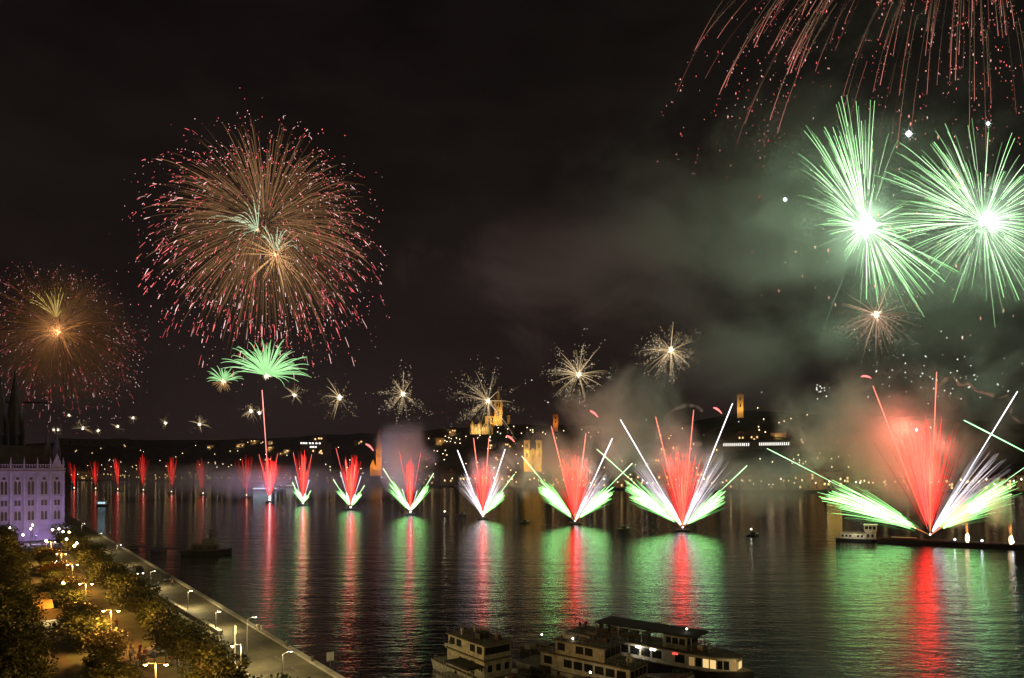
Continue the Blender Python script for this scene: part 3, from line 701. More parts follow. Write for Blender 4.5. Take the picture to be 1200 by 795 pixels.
def person(p, rz, k, where, group):
    o = empty('person', p, rz, 'person in a %s jacket %s' % (jk[k % 4], where), 'person', group)
    a = link(bpy.data.objects.new('body', PM[k % 4][0])); a.parent = o
    h = link(bpy.data.objects.new('hair', PM[k % 4][1])); h.parent = o
for k in range(16):
    person(Q(tr.uniform(8, 26), tr.uniform(19, 24), 4.53), tr.uniform(0, 6.28), k, 'in the crowd on the near promenade', 'crowd on the promenade')
for k in range(6):
    person(Q(tr.uniform(28, 44), tr.uniform(20, 24), 4.53), tr.uniform(0, 6.28), k, 'walking on the promenade beyond the second lamp', 'strollers on the promenade')
for k, (px, py, wh) in enumerate([(157, 670, 'on the quay road near the low pale wall'), (202, 688, 'at the middle of the quay road'), (196, 706, 'beside the low quay wall with the tree shade'), (186, 690, 'leaning by the short lamp post on the quay'), (133, 663, 'close to the gangway of the dark boat'), (113, 655, 'far along the quay under the tall lamp')]):
    person(G(px, py, 2.51), tr.uniform(0, 6.28), k, 'standing '+wh, 'people on the quay')
def vehicle(al, inl, z, rz, label, cat, colr, van=False, name='parked_car'):
    t = empty(name, Q(al, inl, z), QYAW+rz, label, cat)
    pm = mat('car_paint', colr, .3)
    prof = [(-2.1, .35), (2.1, .35), (2.15, .8), (1.2, .95), (.5, 1.45), (-1.2, 1.48), (-2.0, .95), (-2.15, .7)] if not van else [(-2.4, .4), (2.4, .4), (2.45, 1.0), (1.9, 1.15), (1.4, 2.1), (-2.4, 2.2)]
    mb = MB(); n = len(prof); W = .86
    mb.v += [(x, -W, z_) for x, z_ in prof]+[(x, W, z_) for x, z_ in prof]
    mb.f += [list(range(n)), list(range(2*n-1, n-1, -1))]+[[i, n+i, n+(i+1) % n, (i+1) % n] for i in range(n)]; mb.m += [0]*(n+2)
    mb.build('body', pm, t)
    g = MB(); zt = 1.36 if not van else 1.95
    g.box(-1.0 if not van else .2, .35 if not van else 1.3, -W-.01, W+.01, 1.0 if not van else 1.25, zt); g.build('window', M['glass'], t)
    for x in (-1.35, 1.35):
        for sy in (-1, 1):
            w_ = MB(); b0 = 0; w_.tube([(x, sy*.72, .33), (x, sy*.9, .33)], [.33, .33], None, 12); w_.build('wheel', M['darkroof'], t)
    for sy in (-1, 1):
        MB().box(2.12 if not van else 2.42, 2.2 if not van else 2.48, sy*.62-.16, sy*.62+.16, .6, .78).build('headlight', M['whitelamp'] if van else M['palemetal'], t)
        MB().box(-2.2 if not van else -2.43, -2.1 if not van else -2.38, sy*.65-.14, sy*.65+.14, .7, .86).build('tail_light', M['red_light'], t)
vehicle(118, 7.2, 2.51, R(180), 'dark van with shining headlights on the quay road', 'van', (.03, .03, .035), True, 'van')
vehicle(103, 3.2, 2.51, R(174), 'small dark car stopped in the middle of the quay road', 'car', (.04, .04, .05))
vehicle(20.5, 18.9, 4.53, R(95), 'parked car with violet-white glints beside the promenade crowd', 'car', (.16, .15, .22))

# ------------------------------------------------------------------ boats
def hull_mb(L, B, zd, zk=-.8, bow=.3, sheer=.6, stern=.9):
    mb = MB(); N = 17; rows = []
    for i in range(N):
        f = i/(N-1); x = -L/2+L*f
        wv = B/2*(stern+(1-stern)*min(1, f/.15)) if f < .15 else B/2*(1 if f < 1-bow else max(.02, math.cos((f-1+bow)/bow*math.pi/2)**.8))
        sh = zd+sheer*max(0, (f-.6)/.4)**2
        rows.append([(x, -wv, sh), (x*.985, -wv*.82, zk), (x*.985, wv*.82, zk), (x, wv, sh)])
    for r_ in rows: mb.v += r_
    for i in range(N-1):
        for k in range(3): a = i*4+k; mb.f.append([a, a+1, a+5, a+4]); mb.m.append(0)
        a = i*4; mb.f.append([a+3, a, a+4, a+7]); mb.m.append(1)
    mb.f.append([0, 3, 2, 1]); mb.m.append(0)
    return mb
def railing(mb, pts, h=.95, step=1.2):
    for a, b2 in zip(pts, pts[1:]):
        a, b2 = Vector(a), Vector(b2); n = max(1, int((b2-a).length/step))
        for k in range(n+1): p = a.lerp(b2, k/n); mb.bar(p, p+Vector((0, 0, h)), .025, 4)
        for q in (h, h*.55): mb.bar(a+Vector((0, 0, q)), b2+Vector((0, 0, q)), .022, 4)
    return mb
def side_windows(t, x0, x1, n, hw, z0, z1, m, gap=.25, sides=(-1, 1), lit=()):
    w_ = (x1-x0)/n; q_ = random.Random(int(x0*31+n))
    for k in range(n):
        if n > 4 and q_.random() < .14: continue
        for sd in sides:
            mm = M['litwarm2'] if (k, sd) in lit or k in lit else m
            MB().box(x0+k*w_+gap/2, x0+(k+1)*w_-gap/2, *sorted((sd*(hw-.05), sd*(hw+.025))), z0, z1).build('window', mm, t)
def end_windows(t, x, n, hw, z0, z1, m, gap=.2):
    w_ = 2*hw*.92/n
    for k in range(n): MB().box(x-.05, x+.025, -hw*.92+k*w_+gap/2, -hw*.92+(k+1)*w_-gap/2, z0, z1).build('window', m, t)
yaw1 = math.atan2(-.797, .604)
# boat 1: cream two-deck tug-like excursion boat, wheelhouse front towards the right
t = empty('river_boat', (-2.0, 94.6, 0), yaw1, 'two-deck cream boat with a wide dark wheelhouse windscreen, leftmost of the moored boats', 'boat')
mb = hull_mb(21, 6, 1.5); o = mb.build('hull', [M['white'], M['deck']], t); o.location = (-3, 0, 0)
MB().box(-9.4, .2, -2.35, 2.35, 1.45, 3.95).build('main_deckhouse', M['cream'], t)
MB().box(-9.2, 0, -2.3, 2.3, 4.1, 6.0).build('upper_deckhouse', M['cream'], t)
MB().box(-9.6, .45, -2.6, 2.6, 3.95, 4.1).build('deck', M['deck'], t)
MB().box(-9.5, .4, -2.55, 2.55, 6.0, 6.14).build('roof', M['deck'], t)
side_windows(t, -8.9, -.2, 5, 2.3, 4.75, 5.75, M['glass'], .5); MB().box(-.02, .03, -2.1, 2.1, 4.75, 5.75).build('windscreen', M['glass'], t)
for x in (-6.2, -4.9, .0): 
    if x < -.5: side_windows(t, x, x+.8, 1, 2.35, 2.3, 3.4, M['glass'], .1)
side_windows(t, -3.2, -2.2, 1, 2.35, 1.6, 3.5, M['glass'], .1); side_windows(t, -1.3, -.2, 2, 2.35, 2.5, 3.3, M['glass'], .2)
end_windows(t, .2, 3, 2.35, 2.4, 3.3, M['glass'], .7)
mb = MB(); railing(mb, [(-9.3, -2.45, 6.14), (.2, -2.45, 6.14), (.2, 2.45, 6.14), (-9.3, 2.45, 6.14), (-9.3, -2.45, 6.14)], .7); mb.build('railing', M['metal'], t)
mb = MB(); railing(mb, [(-12, -2.9, 1.5), (3, -2.9, 1.5)], .9); mb.build('railing', M['palemetal'], t)
mb = MB(); mb.bar((-6, 0, 6.1), (-6, 0, 8.2), .06, 6); mb.bar((-6, -.7, 7.6), (-6, .7, 7.6), .04, 5); mb.build('mast', M['metal'], t)
MB().box(-4.4, -3.2, -.8, .8, 6.14, 6.9).build('skylight', M['darkroof'], t)
# landing pontoon between boat 1 and the quay
t = empty('landing_pontoon', (-6.6, 94.6, 0), yaw1, 'low mooring pontoon with railings and a dark canopy beside the leftmost boat', 'pontoon')
MB().box(-5, 5, -1.6, 1.6, -.6, 1.0).build('float', M['concrete'], t)
mb = MB(); railing(mb, [(-4.8, -1.5, 1), (4.8, -1.5, 1), (4.8, 1.5, 1), (-4.8, 1.5, 1), (-4.8, -1.5, 1)], 1.1, .9); mb.build('railing', M['palemetal'], t)
mb = MB(); mb.box(-3, 3, -1.5, 1.5, 3.2, 3.4, .3); mb.build('canopy', M['darkroof'], t)
for x in (-2.6, 2.6):
    for y in (-1.3, 1.3): MB().bar((x, y, 1), (x, y, 3.2), .05, 6).build('post', M['palemetal'], t)
# boat 2
yaw2 = math.atan2(-.63, .78)
t = empty('river_boat', (11.5, 96.6, 0), yaw2, 'white passenger boat with a row of large dark windows, middle of the moored boats', 'boat')
hull_mb(24, 5.6, 1.5).build('hull', [M['white'], M['deck']], t)
MB().box(-7.5, 7.2, -2.45, 2.45, 1.45, 3.7).build('main_deckhouse', M['white'], t)
MB().box(-5, 3.2, -2.25, 2.25, 3.85, 5.7).build('upper_deckhouse', M['cream'], t)
MB().box(-7.9, 7.6, -2.7, 2.7, 3.7, 3.85).build('deck', M['deck'], t); MB().box(-5.4, 3.7, -2.5, 2.5, 5.7, 5.85).build('roof', M['deck'], t)
side_windows(t, -4.7, 3.0, 5, 2.25, 4.4, 5.45, M['glass'], .3); side_windows(t, -7, 6.8, 8, 2.45, 2.2, 3.3, M['glass'], .35)
end_windows(t, 3.2, 3, 2.25, 4.4, 5.45, M['glass'], .15); end_windows(t, 7.2, 4, 2.45, 2.3, 3.3, M['glass'], .2)
mb = MB(); railing(mb, [(-7.6, -2.6, 3.85), (-5.2, -2.6, 3.85)], .9); railing(mb, [(3.9, -2.6, 3.85), (7.4, -2.6, 3.85), (7.4, 2.6, 3.85), (3.9, 2.6, 3.85)], .9); railing(mb, [(-5.2, -2.4, 5.85), (3.5, -2.4, 5.85), (3.5, 2.4, 5.85), (-5.2, 2.4, 5.85), (-5.2, -2.4, 5.85)], .7); mb.build('railing', M['palemetal'], t)
mb = MB(); mb.bar((-3, 0, 5.8), (-3, 0, 9.6), .06, 6); mb.bar((-3, -.9, 8.6), (-3, .9, 8.6), .04, 5); mb.build('mast', M['metal'], t)
MB().box(-4.6, -2.6, -.9, .9, 5.86, 6.35).build('life_raft', M['white'], t)
MB().dot((-2.4, -1.6, 6.2), .16, None).build('deck_lamp', M['whitelamp'], t)
# boat 3: long, dark canopied, lit bow saloon
t = empty('river_boat', (21.6, 104.6, 0), yaw2, 'long boat with a flat dark canopy and a glowing saloon at its bow', 'boat')
o = hull_mb(31, 6.2, 1.6, bow=.22).build('hull', [M['darkhull'], M['deck']], t)
mb = MB(); N = 9; prof = [(-14, 2.7), (7, 2.7), (11, 2.2), (13.4, 1.1)]
pts = [(x, -w_) for x, w_ in prof]+[(x, w_) for x, w_ in prof[::-1]]; mb.prism(pts, 1.55, 3.7); mb.build('main_deckhouse', M['white'], t)
mb = MB(); pts = [(x+.3 if x > 0 else x-.3, y*1.06) for x, y in pts]; mb.prism(pts, 3.7, 3.86); mb.build('deck', M['deck'], t)
MB().box(-9, 8, -2.6, 2.6, 6.0, 6.2, .15).build('canopy', M['darkroof'], t)
MB().box(2.6, 6.4, -1.9, 1.9, 3.86, 5.7).build('wheelhouse', M['cream'], t)
end_windows(t, 6.4, 4, 1.9, 4.6, 5.5, M['glass'], .12); side_windows(t, 2.9, 6.2, 3, 1.9, 4.6, 5.5, M['glass'], .2)
for x in range(-9, 9, 4):
    for y in (-2.4, 2.4): MB().bar((x+.3, y, 3.86), (x+.3, y, 6.0), .05, 6).build('post', M['palemetal'], t)
side_windows(t, -13.6, 6.6, 11, 2.7, 2.2, 3.4, M['glass'], .35, lit=(3, 4))
for (xa, wa), (xb, wb_) in (((7, 2.7), (11, 2.2)), ((11, 2.2), (13.4, 1.1))):
    for sd in (-1, 1):
        for k in range(4 if xa == 7 else 3):
            n = 4 if xa == 7 else 3; f0, f1 = (k+.1)/n, (k+.9)/n
            pa = Vector((xa+(xb-xa)*f0, sd*(wa+(wb_-wa)*f0+.03), 0)); pb = Vector((xa+(xb-xa)*f1, sd*(wa+(wb_-wa)*f1+.03), 0))
            mb = MB(); mb.v += [(pa.x, pa.y, 2.1), (pb.x, pb.y, 2.1), (pb.x, pb.y, 3.3), (pa.x, pa.y, 3.3)]; mb.v += [(v[0]-.05, v[1]-sd*.04, v[2]) for v in mb.v[:4]]
            mb.f += [[0, 1, 2, 3], [7, 6, 5, 4], [0, 4, 5, 1], [1, 5, 6, 2], [2, 6, 7, 3], [3, 7, 4, 0]]; mb.m += [0]*6; mb.build('window', tr.choice([M['litwarm2'], M['litdim'], M['litdim'], M['glass']]), t)
for k in range(3): MB().box(13.4, 13.44, -.9+k*.62, -.38+k*.62, 2.1, 3.1).build('window', M['litwarm2' if k else 'litdim'], t)
mb = MB(); railing(mb, [(-14, -2.8, 3.86), (7, -2.8, 3.86), (11, -2.3, 3.86), (13.4, -1.2, 3.86), (13.4, 1.2, 3.86), (11, 2.3, 3.86), (7, 2.8, 3.86), (-14, 2.8, 3.86)], .9, 1.4); mb.build('railing', M['metal'], t)
for x, mm in ((-1.4, 'whitelamp'), (1.0, 'whitelamp'), (4.6, 'red_light')): MB().box(x, x+.8, -2.86, -2.8, 3.3, 3.5).build('deck_lamp', M[mm], t)
MB().dot((5.5, 0, 6.6), .14).build('mast_light', M['whitelamp'], t); point('lamp_light', (15, -3, 3.2), (1, .75, .35), 130, .2, t)
point('lamp_light', (-1, -4, 3), (1, .9, .7), 90, .2, t)
for k in range(9):
    p = t.matrix_basis @ Vector((-12.5+k*.55, tr.uniform(-2.2, 2), 3.87)); person(p, tr.uniform(0, 6), k, 'at the stern rail of the canopied boat', 'people on the canopied boat')
def clutter(t, items, m='palemetal'):
    q_ = random.Random(len(items)*3)
    for (nm, x, y, z) in items:
        if nm == 'life_ring':
            mb = MB(); mb.tube([(x+.32*math.cos(a), y, z+.32*math.sin(a)) for a in [i*math.pi/5 for i in range(11)]], [.07]*11, None, 6); mb.build(nm, M['rust'], t)
        elif nm == 'vent': mb = MB(); mb.cone((x, y, z), .16, .16, .6, 8); mb.cone((x, y, z+.6), .28, .2, .25, 8); mb.build(nm, M[m], t)
        elif nm == 'bench': mb = MB(); mb.box(x-.8, x+.8, y-.22, y+.22, z+.4, z+.47); mb.box(x-.8, x+.8, y+.18, y+.24, z+.5, z+.9); mb.box(x-.7, x-.62, y-.2, y+.2, z, z+.4); mb.box(x+.62, x+.7, y-.2, y+.2, z, z+.4); mb.build(nm, M['deck'], t)
        elif nm == 'locker': MB().box(x-.5, x+.5, y-.35, y+.35, z, z+.65, .05).build(nm, M['rust' if q_.random() < .4 else 'white'], t)
        elif nm == 'aerial': mb = MB(); mb.bar((x, y, z), (x, y, z+2.6), .025, 5); mb.build(nm, M['metal'], t)
        elif nm == 'flag_pole': mb = MB(); mb.bar((x, y, z), (x-.5, y, z+2), .03, 5); mb.box(x-1.3, x-.45, y-.01, y+.01, z+1.2, z+1.8); mb.build(nm, M['palemetal'], t)
        elif nm == 'fender': MB().tube([(x, y, z+.5), (x, y, z+.3), (x, y, z-.3), (x, y, z-.5)], [.05, .2, .2, .05], None, 8).build(nm, M['darkroof'], t)
for o in [o for o in COL.objects if o.name.startswith('river_boat')]:
    k = o.name[-3:]
    if k == '001': clutter(o, [('bench', -1, 1, 5.86), ('bench', -1, -1, 5.86), ('locker', 1.5, .8, 5.86), ('vent', 5, 1.4, 3.86), ('vent', 6.2, -1.2, 3.86), ('life_ring', -6.2, -2.68, 4.4), ('life_ring', 5.4, -2.68, 4.4), ('locker', 5.6, .6, 3.86), ('aerial', 2.6, 1, 5.86), ('aerial', 2.2, -1.2, 5.86), ('flag_pole', -11, 0, 1.6), ('fender', -4, -2.95, 1.1), ('fender', 2, -2.95, 1.1), ('locker', 9, 0, 1.7), ('vent', 9.9, .5, 1.7)])
    elif k == '002': clutter(o, [('bench', x, y, 3.87) for x in (-8, -6, -4, -2) for y in (-1.4, 1.4)]+[('life_ring', 0, -2.9, 4.4), ('life_ring', 8.4, -2.9, 4.4), ('vent', 8.6, .8, 3.87), ('vent', 9.4, -.9, 3.87), ('locker', 7.7, 0, 3.87), ('aerial', 4.4, .9, 6.2), ('aerial', 3.4, -1, 6.2), ('flag_pole', -14.6, 0, 1.7), ('fender', 6, -3.2, 1.1), ('fender', -3, -3.2, 1.1)])
    else: clutter(o, [('vent', -7.6, 1.3, 6.15), ('vent', -7.2, -1.2, 6.15), ('locker', -1.6, 1.2, 6.15), ('bench', -5.6, 1.5, 6.15), ('aerial', -1, -1.5, 6.15), ('aerial', -2.2, 1.8, 6.15), ('life_ring', -8.4, -2.42, 5.0), ('life_ring', -4, -2.42, 2.9), ('locker', 2.2, 1, 1.55), ('vent', 3.2, -.8, 1.55), ('flag_pole', -12.6, 0, 1.6), ('fender', -6, -3.1, 1.0), ('fender', -1, -3.1, 1.0)])
# smaller boats
def small_boat(px, py, d, L, B, yaw, label, white=True, cabin=True, lamp=None):
    t = empty('small_boat', ((px-600)*d/F, d, 0), yaw, label, 'boat')
    hull_mb(L, B, .75, -.4, .4, .35).build('hull', [M['white' if white else 'darkhull'], M['deck']], t)
    if cabin:
        MB().box(-L*.2, L*.16, -B*.33, B*.33, .7, 1.9, .12).build('cabin', M['cream' if white else 'darkhull'], t)
        side_windows(t, -L*.15, L*.1, 2, B*.31, 1.1, 1.6, M['glass'], .15); end_windows(t, L*.11, 2, B*.3, 1.1, 1.6, M['glass'], .1)
    mb = MB(); railing(mb, [(L*.2, -B*.35, .8), (L*.42, -B*.18, .95), (L*.42, B*.18, .95), (L*.2, B*.35, .8)], .5, .6); mb.build('railing', M['palemetal'], t)
    if lamp:
        MB().bar((-L*.1, 0, 1.8), (-L*.1, 0, 2.9), .04, 5).build('mast', M['metal'], t); MB().dot((-L*.1, 0, 3.0), .18 if lamp == 1 else .35).build('mast_light', M['whitelamp'], t)
small_boat(597, 800, 96.5, 7, 2.4, R(-20), 'small white motor launch moored in front of the leftmost boat')
small_boat(640, 752, 112, 9, 3, R(-40), 'dark workboat lying between the cream boat and the white boat', False, True, 1)
small_boat(634, 800, 98, 8, 2.6, R(-35), 'dark open launch with a pale box amidships, below the workboat', False)
small_boat(683, 805, 92, 11, 3.6, R(150), 'old cream launch with thin masts in front of the middle boat', True, True, 1)
small_boat(776, 800, 97, 10, 3.4, R(8), 'flat pale-edged ferry pontoon in front of the long canopied boat', True, False)
small_boat(615, 613, 393, 6, 2.2, 0, 'dark dinghy drifting left of the sixth fountain barge', False)
small_boat(731, 621, 348, 7, 2.4, R(20), 'dark dinghy drifting between the two big fountain barges', False)
small_boat(882, 628, 316, 6.5, 2.3, R(5), 'small dark boat with a bright white light on open water', False, True, 2)
small_boat(541, 604, 462, 6, 2.2, R(10), 'low dark dinghy in the middle of the fountain line', False)
small_boat(522, 605, 453, 5, 1.8, 0, 'tiny boat with one white light under the orange spire', False, True, 2)
def lit_boat(px, py, L, label, wm_, n=9):
    p = G(px, py); t = empty('passenger_boat', p, 0, label, 'boat')
    hull_mb(L, L*.17, 1.6).build('hull', [M['darkhull'], M['deck']], t); hw = L*.075
    MB().box(-L*.42, L*.34, -hw, hw, 1.6, 4.6).build('saloon', M['white'], t); MB().box(-L*.44, L*.36, -hw-.3, hw+.3, 4.6, 4.8).build('roof', M['deck'], t)
    side_windows(t, -L*.4, L*.32, n, hw, 2.4, 4.0, wm_, .5, (-1,))
    MB().box(L*.1, L*.2, -hw*.6, hw*.6, 4.8, 7).build('wheelhouse', M['white'], t)
lit_boat(338, 571, 36, 'distant passenger boat with a bright white line of windows', M['litwhite']); lit_boat(313, 575, 50, 'distant passenger boat whose blue-white windows glow near the tall red rocket', emis('bluewhite_window', (.7, .85, 1), 2.2), 11)
lit_boat(978, 589, 20, 'gold-lit passenger boat left of the big green spark fan', emis('gold_window', (1, .6, .12), 3), 5)
lit_boat(120, 594, 9, 'small boat with blue-white lights moored beside the far quay', emis('cyan_window', (.6, .9, 1), 1.2), 3)

# dark work vessel and gangway on the left
p = G(243, 650); t = empty('dark_vessel', p, R(8), 'black silhouetted work vessel with a funnel and mast near the quay', 'boat')
hull_mb(17, 5, 1.5, -.8, .25, .8).build('hull', [M['darkhull'], M['darkroof']], t)
MB().box(-5, 4.2, -1.9, 1.9, 1.5, 3.7).build('main_deckhouse', M['darkhull'], t); MB().box(-1.5, 3.2, -1.5, 1.5, 3.7, 5.7, .15).build('wheelhouse', M['darkhull'], t)
side_windows(t, -1.1, 2.9, 4, 1.36, 4.5, 5.2, M['glass'], .25); side_windows(t, -4.4, 3.8, 5, 1.9, 2.2, 3.1, M['glass'], .5)
MB().cone((1.0, 0, 5.7), .55, .45, 3.4, 10).build('funnel', M['darkhull'], t)
mb = MB(); mb.bar((-1.2, 0, 5.6), (-1.2, 0, 10.4), .1, 6); mb.bar((-1.2, -1, 8.6), (-1.2, 1, 8.6), .05, 5); mb.bar((-5, 0, 3.7), (-1.2, 0, 9), .04, 4); mb.bar((7, 0, 2.4), (-1.2, 0, 9.4), .03, 4); mb.build('mast', M['darkhull'], t)
mb = MB(); railing(mb, [(-8, -2.2, 1.5), (6, -2.3, 1.6)], 1, 1.3); mb.build('railing', M['darkhull'], t)
a, b2 = G(152, 639, 1.6), G(222, 644.5, 1.4); mid = (a+b2)/2
t = empty('gangway', (mid.x, mid.y, 0), math.atan2((b2-a).y, (b2-a).x), 'dark straight gangway leading from the quay to the work vessel', 'gangway'); L = (b2-a).length
MB().box(-L/2, L/2, -.7, .7, 1.2, 1.5).build('walkway', M['darkhull'], t)
mb = MB(); railing(mb, [(-L/2, -.65, 1.5), (L/2, -.65, 1.5)], 1, 1.6); railing(mb, [(-L/2, .65, 1.5), (L/2, .65, 1.5)], 1, 1.6); mb.build('railing', M['darkhull'], t)
MB().box(-2.4, 2.4, -1.6, 1.6, -.5, 1.18).build('float', M['darkhull'], t)
MB().box(-L/2-5, -L/2+1, -3, 3, -.5, 1.1).build('landing_stage', M['darkhull'], t)

# ------------------------------------------------------------------ fireworks: spark helpers
def mulc(c, k): return (c[0]*k, c[1]*k, c[2]*k)
RED = (11, .34, .26); GREEN = (4.6, 13, 3.6); WHITE = (7, 6.6, 6.4); GOLD = (1.5, .8, .3); ORG = (1.6, .55, .2)

def jet_spray(mb, m, ang, spread, L, n, col, t0=.1, lo=.55, hi=1.0, r=.30, sag=.06, r_=rng, stem=None, bright_in=1.0):
    """sparks leaving the origin in a cone about a direction in the barge's own x-z plane; m = metres per photo pixel"""
    for k in range(n):
        g1, g2 = r_.gauss(0, .52), r_.gauss(0, .4)
        a = ang+R(g1*spread); e = R(g2*spread); l = L*m*r_.uniform(lo, hi)*(1-.12*min(1, abs(g1)))
        dx, dz, dy = math.cos(a)*math.cos(e), math.sin(a)*math.cos(e), math.sin(e)
        pts, rad, cols = [], [], []
        ts = t0*r_.uniform(.6, 1.3)
        kk = r_.uniform(.3, 1.15)*math.exp(-1.5*(g1*g1+g2*g2)); sg = sag*r_.uniform(.5, 1.8)
        for i in range(6):
            f = ts+(1-ts)*i/5; s_ = l*f
            pts.append((dx*s_, dy*s_, dz*s_-sg*l*f*f)); rad.append(r*m*(1-.55*i/5)); cols.append(mulc(col, kk*(bright_in+(1-bright_in)*i/5)*(1 if i < 5 else .55)))
        mb.tube(pts, rad, cols, 3)
def comet(t, m, dx, dz, col, t0=.28, w=.62, curve=.03, name='comet_streak'):
    pts, rad, cols = [], [], []
    for i in range(9):
        f = t0+(1-t0)*i/8
        pts.append((dx*m*f, -dx*m*.05*f, dz*m*f-curve*abs(dx)*m*(f*f-f))); rad.append(w*m*(.4+.6*i/8)*(1 if i < 8 else .6)); cols.append(mulc(col, .55+.55*i/8))
    MB().tube(pts, rad, cols, 6).build(name, M['spark_lit'], t, True)
def flare(t, m, ang, l0, l1, w, col=WHITE):
    pts, rad, cols = [], [], []
    for i in range(9):
        f = i/8; s_ = (l0+(l1-l0)*f)*m
        pts.append((math.cos(ang)*s_, 0, math.sin(ang)*s_)); rad.append(max(.02, w*m*math.sin(math.pi*(.12+.8*f))**.8)); cols.append(mulc(col, 1))
    MB().tube(pts, rad, cols, 8).build('white_flare', M['spark_lit'], t, True)
def ang_of(dx, dz): return math.atan2(dz, dx)

def barge(px, py, label, w=6.5):
    p = G(px, py+.6); t = empty('firework_barge', p, face_cam(px), label, 'barge')
    mb = MB(); mb.box(-w/2, w/2, -w*.3, w*.3, -.5, .75, .12); mb.build('float', M['darkhull'], t)
    mb = MB()
    for k in range(9): mb.cone((-w*.36+k*w*.09, (-1)**k*.35, .75), .16, .16, .75, 8)
    mb.build('mortar_rack', M['metal'], t)
    mb = MB(); mb.bar((-w*.45, 0, .75), (-w*.45, 0, 1.7), .04, 5); mb.bar((w*.45, 0, .75), (w*.45, 0, 1.7), .04, 5); mb.build('rail_post', M['palemetal'], t)
    return p

fl = {1090: 'largest spark fountain, red, white and green, rising from the long barge at right',
      800: 'second largest spark fountain with two white and two green wings right of centre',
      674: 'third largest spark fountain, red between green wings, right of the twin-tower church',
      566: 'spark fountain with two white and two red streaks below the hill church',
      481: 'spark fountain with green wings just right of the orange spire',
      411: 'spark fountain with short green wings just left of the orange spire',
      355: 'slim red spark fountain with small white and green wings and a violet glow',
      316: 'red spark fountain pierced by one very tall red rocket streak'}
def fountain(px, py, spec, red, label, rl=1.0, gl=1.0, base_z=1.3):
    p = G(px, py); d = p.y; m = d/F
    t = empty('spark_fountain', (p.x, p.y, base_z), face_cam(px)*.6, label, 'firework')
    H, spread, n = red[:3]
    mb = MB(); jet_spray(mb, m, R(90)+R(red[3] if len(red) > 3 else 0), spread, H, int(n*1.8), RED, .22, .5, 1.05, .19)
    jet_spray(mb, m, R(90), spread*.35, H*.9, max(4, n//5), (2.8, .8, .35), .05, .6, 1, .42)
    tag(mb.build('red_spark_spray', M['spark_lit'], t), kind='stuff')
    for (gx, gz) in ((-.16, .85), (.1, .7), (-.02, .45), (.02, .25)): point('glow', (gx*H*m, -2, H*m*gz), (1, .17, .11), 46000*rl*(m*2.2)*.25, 9*m, t)  # unseen point lights added around the fan to redden its smoke
    for (kind, dx, dz) in spec:
        if kind in 'GgWw': point('glow', (dx*m*.6, -3, dz*m*.6), (.25, 1, .28) if kind in 'Gg' else ((.9, .92, 1) if kind == 'W' else (.36, .48, 1)), {'G': 11000, 'g': 5000, 'W': 10000, 'w': 26000}[kind]*gl*(m*2.2), 3*m, t)  # added lights for the wings; slim white ones are blue to tint the mist
        a, l = ang_of(dx, dz), math.hypot(dx, dz)
        if kind == 'G':
            comet(t, m, dx, dz, (1.5, 2.9, 1.5), .45, .46)
            mb = MB(); jet_spray(mb, m, a, 10, l*.68, 110, GREEN, .34, .5, 1.0, .29, .10); jet_spray(mb, m, a, 5, l*.6, 20, (2.2, 4.8, 1.9), .40, .5, 1, .28, .05)
            tag(mb.build('green_spark_spray', M['spark_lit'], t), kind='stuff')
            mb = MB(); jet_spray(mb, m, a, 4, l*.42, 7, ORG, .02, .7, 1, .34, 0); tag(mb.build('gold_spark_stem', M['spark_lit'], t), kind='stuff')
        elif kind == 'g':
            comet(t, m, dx, dz, (1.6, 2.3, 1.2), .5, .5)
            mb = MB(); jet_spray(mb, m, a, 10, l*.8, 40, mulc(GREEN, .8), .3, .5, 1.0, .32, .08); tag(mb.build('green_spark_spray', M['spark_lit'], t), kind='stuff')
        elif kind == 'W':
            comet(t, m, dx, dz, (3.2, 3.0, 3.3), .2, .58, .03)
            flare(t, m, a, l*.03, l*.30, 2.0, (4, 3.8, 3.7))
            mb = MB(); jet_spray(mb, m, a+R(4 if dx < 0 else -4), 14, l*.74, 90, (2.6, 2.3, 2.5), .12, .45, 1, .16, .09); tag(mb.build('white_spark_spray', M['spark_lit'], t), kind='stuff')
        elif kind == 'w':
            comet(t, m, dx, dz, (1.8, 1.6, 1.7), .2, .4, .02); flare(t, m, a, l*.1, l*.42, 1.3, (2.2, 2.0, 2.0))
        elif kind == 'R': comet(t, m, dx, dz, (3.0, .62, .42), .04, .42, .03)
        elif kind == 'r': comet(t, m, dx, dz, (1.7, .22, .18), .3, .32, .05)
    MB().dot((0, 0, .4), 1.1*m, None, 1.0).build('muzzle_flash', M['white_hot'], t)
    return t
fountain(1090, 633, [('G', -179, -0+104), ('R', -59.5, 178), ('R', 6.5, 191), ('W', 85, 165), ('G', 128, 110)], (150, 17, 100, 4), fl[1090], 4.6, 1.0, 2.0)
barge(800, 622, 'flat dark fireworks barge under the second largest fountain')
fountain(800, 622, [('G', -100, 93), ('W', -72, 128), ('R', -31, 131), ('R', 12.5, 138), ('W', 56, 145), ('G', 72, 73)], (95, 21, 90), fl[800], 1.3)
barge(674, 614, 'flat dark fireworks barge under the fountain by the twin towers')
fountain(674, 614, [('G', -63, 77), ('R', -28, 112), ('R', 12.5, 103), ('W', 43, 97), ('G', 66, 68)], (80, 24, 80), fl[674], 1.2, .9)
barge(566, 608, 'flat dark fireworks barge below the hill church fountain')
fountain(566, 608, [('W', -30, 78), ('R', -11, 92), ('R', 7, 92), ('W', 26, 79), ('G', 37, 50)], (66, 15, 60), fl[566], 1, .8)
barge(481, 603, 'small fireworks barge just right of the orange spire', 7)
